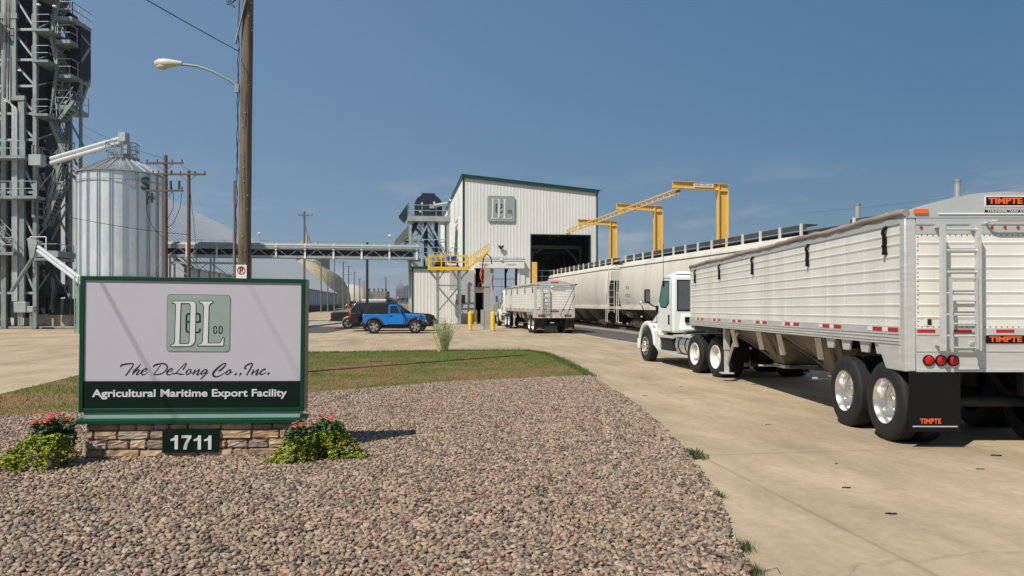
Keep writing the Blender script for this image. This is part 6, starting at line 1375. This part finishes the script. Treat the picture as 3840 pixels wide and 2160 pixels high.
T = thing('box_trailer', 'long white trailer parked far away behind the cars', 'trailer', (W(1404,1137,250).x, 250, 0)); part(T, 'body', MB().bb((-4,-1.2,1.1),(4,1.2,3.2)), white); part(T, 'wheel', MB().tube((-2.5,-1.2,.5),(-2.5,1.2,.5),.5,12).tube((2.5,-1.2,.5),(2.5,1.2,.5),.5,12), black)

# ---------------------------------------------------------------- parked vehicles (local: y forward)
alloy = mat('silver_alloy', (.62,.62,.62), .25, .8, var=.08); plastic = mat('grey_black_plastic', (.045,.045,.048), .7, var=.15)
def car_wheel(r, w):
    t = MB().lathe([(r*.62,.01),(r*.8,0),(r*.95,.01),(r,.04),(r,w-.04),(r*.95,w-.01),(r*.62,w)], 36, 'X').mesh('wheel', tyre_m, 50)
    m = MB().lathe([(r*.63,.012),(r*.60,.012),(r*.58,.03),(r*.56,.10),(r*.2,.11)], 36, 'X')
    for i in range(5):
        a = 2*math.pi*i/5
        for da in (-.20,.20): m.bar((.025,r*.12*math.cos(a),r*.12*math.sin(a)),(.025,r*.59*math.cos(a+da),r*.59*math.sin(a+da)),.03,r*.17,(0,math.cos(a+1.57),math.sin(a+1.57)))
    m.lathe([(r*.22,.02),(r*.18,.005),(.0001,.003)], 20, 'X'); b = MB().lathe([(r*.57,.09),(.0001,.09)], 24, 'X')
    return t, m.mesh('rim', alloy, 40), b.mesh('brake_shadow', dark)
def put_wheels(T, ms, tw_, ys, r):
    for y in ys:
        for s in (-1, 1): put_wheel(T, ms, (s*tw_, y, r), s)
RZV = HEAD-R(90)
JP = thing('parked_suv', 'blue two door off road car with a black soft top', 'car', (-7.05, 45.0, 0), RZV)
arch_r = lambda yc, r0, zc, a0=180, a1=0, st=15: [(yc+r0*math.cos(R(t)), zc+r0*math.sin(R(t))) for t in range(a0, a1-1, -st)]
part(JP, 'body', MB().prism([(-1.86,.62),(-1.86,1.10),(-1.80,1.16),(.58,1.16),(.62,.52),(-.74,.52)]+[(y,z) for y, z in reversed(arch_r(-1.21,.50,.42,165,15))], -.76, .76, 'X'), blue, bevel=.03)
part(JP, 'hood', MB().loft([[(-.72,.58,.60),(-.72,.58,1.12),(-.60,.58,1.19),(.60,.58,1.19),(.72,.58,1.12),(.72,.58,.60)],[(-.56,1.78,.62),(-.56,1.78,1.03),(-.46,1.78,1.09),(.46,1.78,1.09),(.56,1.78,1.03),(.56,1.78,.62)]]), blue, bevel=.02)
part(JP, 'grille', MB().bb((-.58,1.785,.66),(.58,1.81,1.06)), blue); m = MB()
for k in range(7): m.bb((-.36+k*.11,1.811,.72),(-.30+k*.11,1.82,1.0))
part(JP, 'grille_slots', m, black)
for s in (-1, 1):
    part(JP, 'headlight', MB().tube((s*.47,1.80,.9),(s*.47,1.83,.9),.09,16), reflw)
    for yc in (-1.21, 1.21):
        part(JP, 'fender_flare', MB().prism(arch_r(yc,.56,.44,172,8,12)+[(y,z) for y, z in reversed(arch_r(yc,.47,.42,168,12,12))], s*.93, s*.60, 'X'), plastic, bevel=.02)
    part(JP, 'door_gap', MB().prism([(-.415,.545),(-.415,1.17),(-.375,1.735),(.128,1.755),(.415,1.21),(.535,1.17),(.515,.545)], s*.762, s*.777, 'X'), black)
    part(JP, 'turn_light', MB().bb((s*.932,1.30,.82),(s*.938,1.40,.88)), orange); part(JP, 'hood_latch', MB().bb((s*.66,1.5,1.0),(s*.60,1.58,1.09)), black)
    d = part(JP, 'door', MB().prism([(-.40,.56),(-.40,1.165),(-.36,1.72),(.12,1.74),(.40,1.20),(.52,1.165),(.50,.56)], s*.765, s*.785, 'X'), blue, bevel=.01); part(d, 'door_window', MB().prism([(-.30,1.20),(-.27,1.64),(.09,1.66),(.32,1.20)], s*.786, s*.790, 'X'), glass); part(d, 'door_handle', MB().bb((s*.785,-.30,1.03),(s*.81,-.16,1.07)), black)
    part(JP, 'side_step', MB().bb((s*.80,-.62,.42),(s*.70,.66,.48)), black); part(JP, 'mirror', MB().bb((s*.80,.34,1.2),(s*.98,.44,1.40)), black, bevel=.02)
    part(JP, 'tail_light', MB().bb((s*.74,-1.90,.95),(s*.62,-1.86,1.12)), red)
part(JP, 'soft_top', MB().prism([(-1.84,1.165),(-1.45,1.72),(-1.30,1.78),(.15,1.80),(.16,1.75),(-.34,1.74),(-.40,1.165)], -.72, .72, 'X'), softtop, bevel=.04)
for s in (-1, 1): part(JP, 'side_curtain', MB().prism([(-1.62,1.2),(-1.36,1.64),(-.5,1.66),(-.5,1.2)], s*.721, s*.727, 'X'), mat('smoked_vinyl', (.02,.022,.024), .3))
part(JP, 'windshield_frame', MB().prism([(.55,1.18),(.17,1.80),(.13,1.80),(.47,1.18)], -.74, .74, 'X'), blue, bevel=.01); part(JP, 'windshield', MB().prism([(.545,1.24),(.22,1.76),(.225,1.765),(.55,1.245)], -.64, .64, 'X'), glass)
part(JP, 'bumper', MB().bb((-.80,1.85,.52),(.80,2.02,.68)), plastic, bevel=.03); part(JP, 'bumper', MB().bb((-.78,-2.0,.50),(.78,-1.87,.66)), plastic, bevel=.03)
part(JP, 'underbody', MB().bb((-.6,-1.8,.35),(.6,1.8,.56)), dark)
CWJ = car_wheel(.40,.26); put_wheels(JP, CWJ, .90, (-1.21, 1.21), .40)
sp = MB().lathe([(.0001,-2.22),(.3,-2.22),(.38,-2.19),(.40,-2.12),(.40,-2.0),(.36,-1.97),(.0001,-1.97)], 28, 'Y', (.05,0,1.02)); part(JP, 'spare_wheel', sp, black, 40)

def big_suv(loc, rz):
    T = thing('parked_suv', 'long black full size SUV parked behind the blue one', 'car', loc, rz)
    side = [(-2.75,.55),(-2.78,1.05),(-2.70,1.18),(2.05,1.16),(2.55,1.05),(2.72,.85),(2.72,.50)]
    part(T, 'body', MB().prism([(-2.75,.52),(-2.80,.72),(-2.78,1.12),(-2.70,1.22),(.95,1.20),(2.30,1.12),(2.62,1.0),(2.72,.78),(2.72,.50)]+arch_r(1.72,.47,.44,0,180,-15)[::1] if False else [(-2.75,.52),(-2.80,.72),(-2.78,1.12),(-2.70,1.22),(.95,1.20),(2.30,1.12),(2.62,1.0),(2.72,.78),(2.72,.50)]+[(y,z) for y, z in reversed(arch_r(1.70,.46,.44,170,10))]+[(y,z) for y, z in reversed(arch_r(-1.55,.46,.44,170,10))], -.98, .98, 'X'), carblack, bevel=.06)
    part(T, 'cabin', MB().loft([[(-.94,-2.72,1.18),(.94,-2.72,1.18),(.94,1.15,1.18),(-.94,1.15,1.18)],[(-.78,-2.45,1.86),(.78,-2.45,1.86),(.78,.15,1.88),(-.78,.15,1.88)]]), carblack, bevel=.07)
    for s in (-1, 1):
        part(T, 'side_window', MB().add([(s*.925,-2.45,1.27),(s*.925,.85,1.27),(s*.795,.10,1.79),(s*.795,-2.30,1.79)], [(0,1,2,3)]).xf(Matrix.Translation((s*.012,0,0))), glass)
        part(T, 'tail_light', MB().bb((s*.985,-2.80,.86),(s*.86,-2.68,1.20)), red, bevel=.02); part(T, 'headlight', MB().bb((s*.97,2.52,.78),(s*.60,2.74,.98)), reflw, bevel=.04); part(T, 'mirror', MB().bb((s*.98,.72,1.2),(s*1.18,.86,1.38)), carblack, bevel=.03); part(T, 'roof_rail', MB().bar((s*.72,-2.2,1.93),(s*.72,0,1.93),.05), black)
    part(T, 'windshield', MB().add([(-.86,1.10,1.23),(.86,1.10,1.23),(.74,.22,1.83),(-.74,.22,1.83)], [(0,1,2,3)]).xf(Matrix.Translation((0,.015,.02))), glass); part(T, 'rear_window', MB().add([(-.82,-2.70,1.28),(.82,-2.70,1.28),(.74,-2.50,1.78),(-.74,-2.50,1.78)], [(0,1,2,3)]).xf(Matrix.Translation((0,-.03,.01))), glass)
    part(T, 'bumper', MB().bb((-.98,2.66,.45),(.98,2.82,.72)), plastic, bevel=.04); part(T, 'bumper', MB().bb((-.98,-2.92,.42),(.98,-2.76,.68)), plastic, bevel=.04); part(T, 'grille', MB().bb((-.5,2.70,.74),(.5,2.745,.98)), dark)
    part(T, 'underbody', MB().bb((-.8,-2.6,.3),(.8,2.6,.53)), dark); put_wheels(T, car_wheel(.40,.27), .98, (-1.55, 1.70), .40); return T
big_suv((-7.7, 48.6, 0), RZV)
PK = thing('pickup_truck', 'black pickup truck whose tail shows left of the black SUV', 'pickup', (-9.9, 53.5, 0), RZV)
part(PK, 'bed', MB().prism([(-2.9,.55),(-2.92,1.18),(-.75,1.18),(-.75,.55)]+[(y,z) for y, z in reversed(arch_r(-1.75,.46,.44,170,10))], -.98, .98, 'X'), carblack, bevel=.03)
part(PK, 'cab', MB().prism([(-.74,.55),(-.74,1.2),(-.60,1.85),(.75,1.87),(1.35,1.2),(2.4,1.12),(2.78,.98),(2.80,.5)]+[(y,z) for y, z in reversed(arch_r(1.85,.46,.44,170,10))], -.97, .97, 'X'), carblack, bevel=.06)
for s in (-1, 1):
    part(PK, 'tail_light', MB().bb((s*.985,-2.94,.80),(s*.86,-2.84,1.12)), red, bevel=.02); part(PK, 'side_window', MB().prism([(-.55,1.25),(-.48,1.75),(.68,1.77),(1.15,1.25)], s*.972, s*.976, 'X'), glass)
part(PK, 'bumper', MB().bb((-.95,-3.08,.5),(.95,-2.93,.7)), alloy, bevel=.02); put_wheels(PK, car_wheel(.40,.27), .98, (-1.75, 1.85), .40)
RC = thing('parked_car', 'small red car far off left of the black pickup roof', 'car', (W(1312,1137,230).x, 230, 0), RZV); part(RC, 'body', MB().prism([(-2.2,.3),(-2.2,.9),(-1.3,1.0),(-.8,1.45),(.6,1.45),(1.2,1.0),(2.2,.85),(2.2,.3)], -.85, .85, 'X'), mat('red_car_paint', (.24,.012,.012), .3, coat=.4), bevel=.08); part(RC, 'side_window', MB().prism([(-.9,1.05),(-.65,1.35),(.5,1.35),(.9,1.05)], .851, .857, 'X'), glass); put_wheels(RC, car_wheel(.32,.2), .86, (-1.4,1.4), .32)
# pale concrete barrier and orange drum beyond the pickup
single('traffic_drum', MB().lathe([(.0001,.7),(.14,.7),(.17,.35),(.20,0)], 14), mat('amber_drum', (.5,.34,.03), .5), 'small amber drum beyond the pickup tail', 'drum', None, (W(1308,1137,95).x, 95, 0), 0, 40)

# ---------------------------------------------------------------- wispy bush and the leaning yellow stake at the lawn edge
BX = thing('bush', 'wispy pale green bush growing at the far edge of the lawn', 'bush', (W(1668,1318,27.6).x, 27.6, 0))
st_ = MB(); lf_ = MB(); random.seed(5)
for i in range(110):
    a = random.uniform(0,6.28); sp_ = random.uniform(.05,.62); h = random.uniform(.55,1.45)*(1-.35*sp_); b0 = Vector((random.gauss(0,.05),random.gauss(0,.05),0)); tp = b0+Vector((math.cos(a)*sp_, math.sin(a)*sp_*.8, h)); md_ = b0.lerp(tp,.5)+Vector((-math.cos(a)*.05,0,.08))
    P_ = smooth_pts([tuple(b0), tuple(md_), tuple(tp)], 5); st_.path(P_, [.008*(1-.7*k/len(P_)) for k in range(len(P_))], 4)
    for k in range(34):
        t = random.uniform(.25,1); q = Vector(P_[min(len(P_)-1,int(t*(len(P_)-1)))]); d_ = Vector((random.gauss(0,1),random.gauss(0,1),random.gauss(.9,.6))).normalized()*random.uniform(.04,.11); s_ = d_.cross(Vector((0,1,.3))).normalized()*.009; lf_.add([q-s_, q+d_*.5+s_*1.2, q+d_, q+s_], [(0,1,2,3)])
part(BX, 'stem', st_, mat('pale_stem', (.40,.40,.24), .8)); part(BX, 'leaf', lf_, mat('grey_green_leaf', (.58,.64,.30), .7, var=.3, scale=6, col2=(.36,.43,.15), ramp=(.3,.7)))
YS = Vector((W(1640,1320,27.4).x, 27.4, 0)); single('marker_stake', MB().tube((.08,0,0),(-.06,0,.34),.05,8).tube((-.06,0,.34),(-.20,0,.72),.035,8), mat('faded_yellow_plastic', (.66,.46,.17), .6), 'leaning faded yellow guy wire marker beside the wispy bush', 'marker', None, tuple(YS))
# ---------------------------------------------------------------- thin summer haze over the whole place
HM = bpy.data.materials.new('haze'); HM.use_nodes = True; hn = HM.node_tree; hn.nodes.remove(hn.nodes['Principled BSDF'])
pv = hn.nodes.new('ShaderNodeVolumePrincipled'); pv.inputs['Color'].default_value = (.80,.87,1,1); pv.inputs['Density'].default_value = .00013; pv.inputs['Anisotropy'].default_value = .2
hn.links.new(pv.outputs[0], hn.nodes['Material Output'].inputs['Volume'])
hz_o = part(None, 'haze', MB().bb((-4100,-40,-1.3),(4100,7100,95)), HM); hz_o['kind'] = 'stuff'; hz_o['label'] = 'thin summer haze'
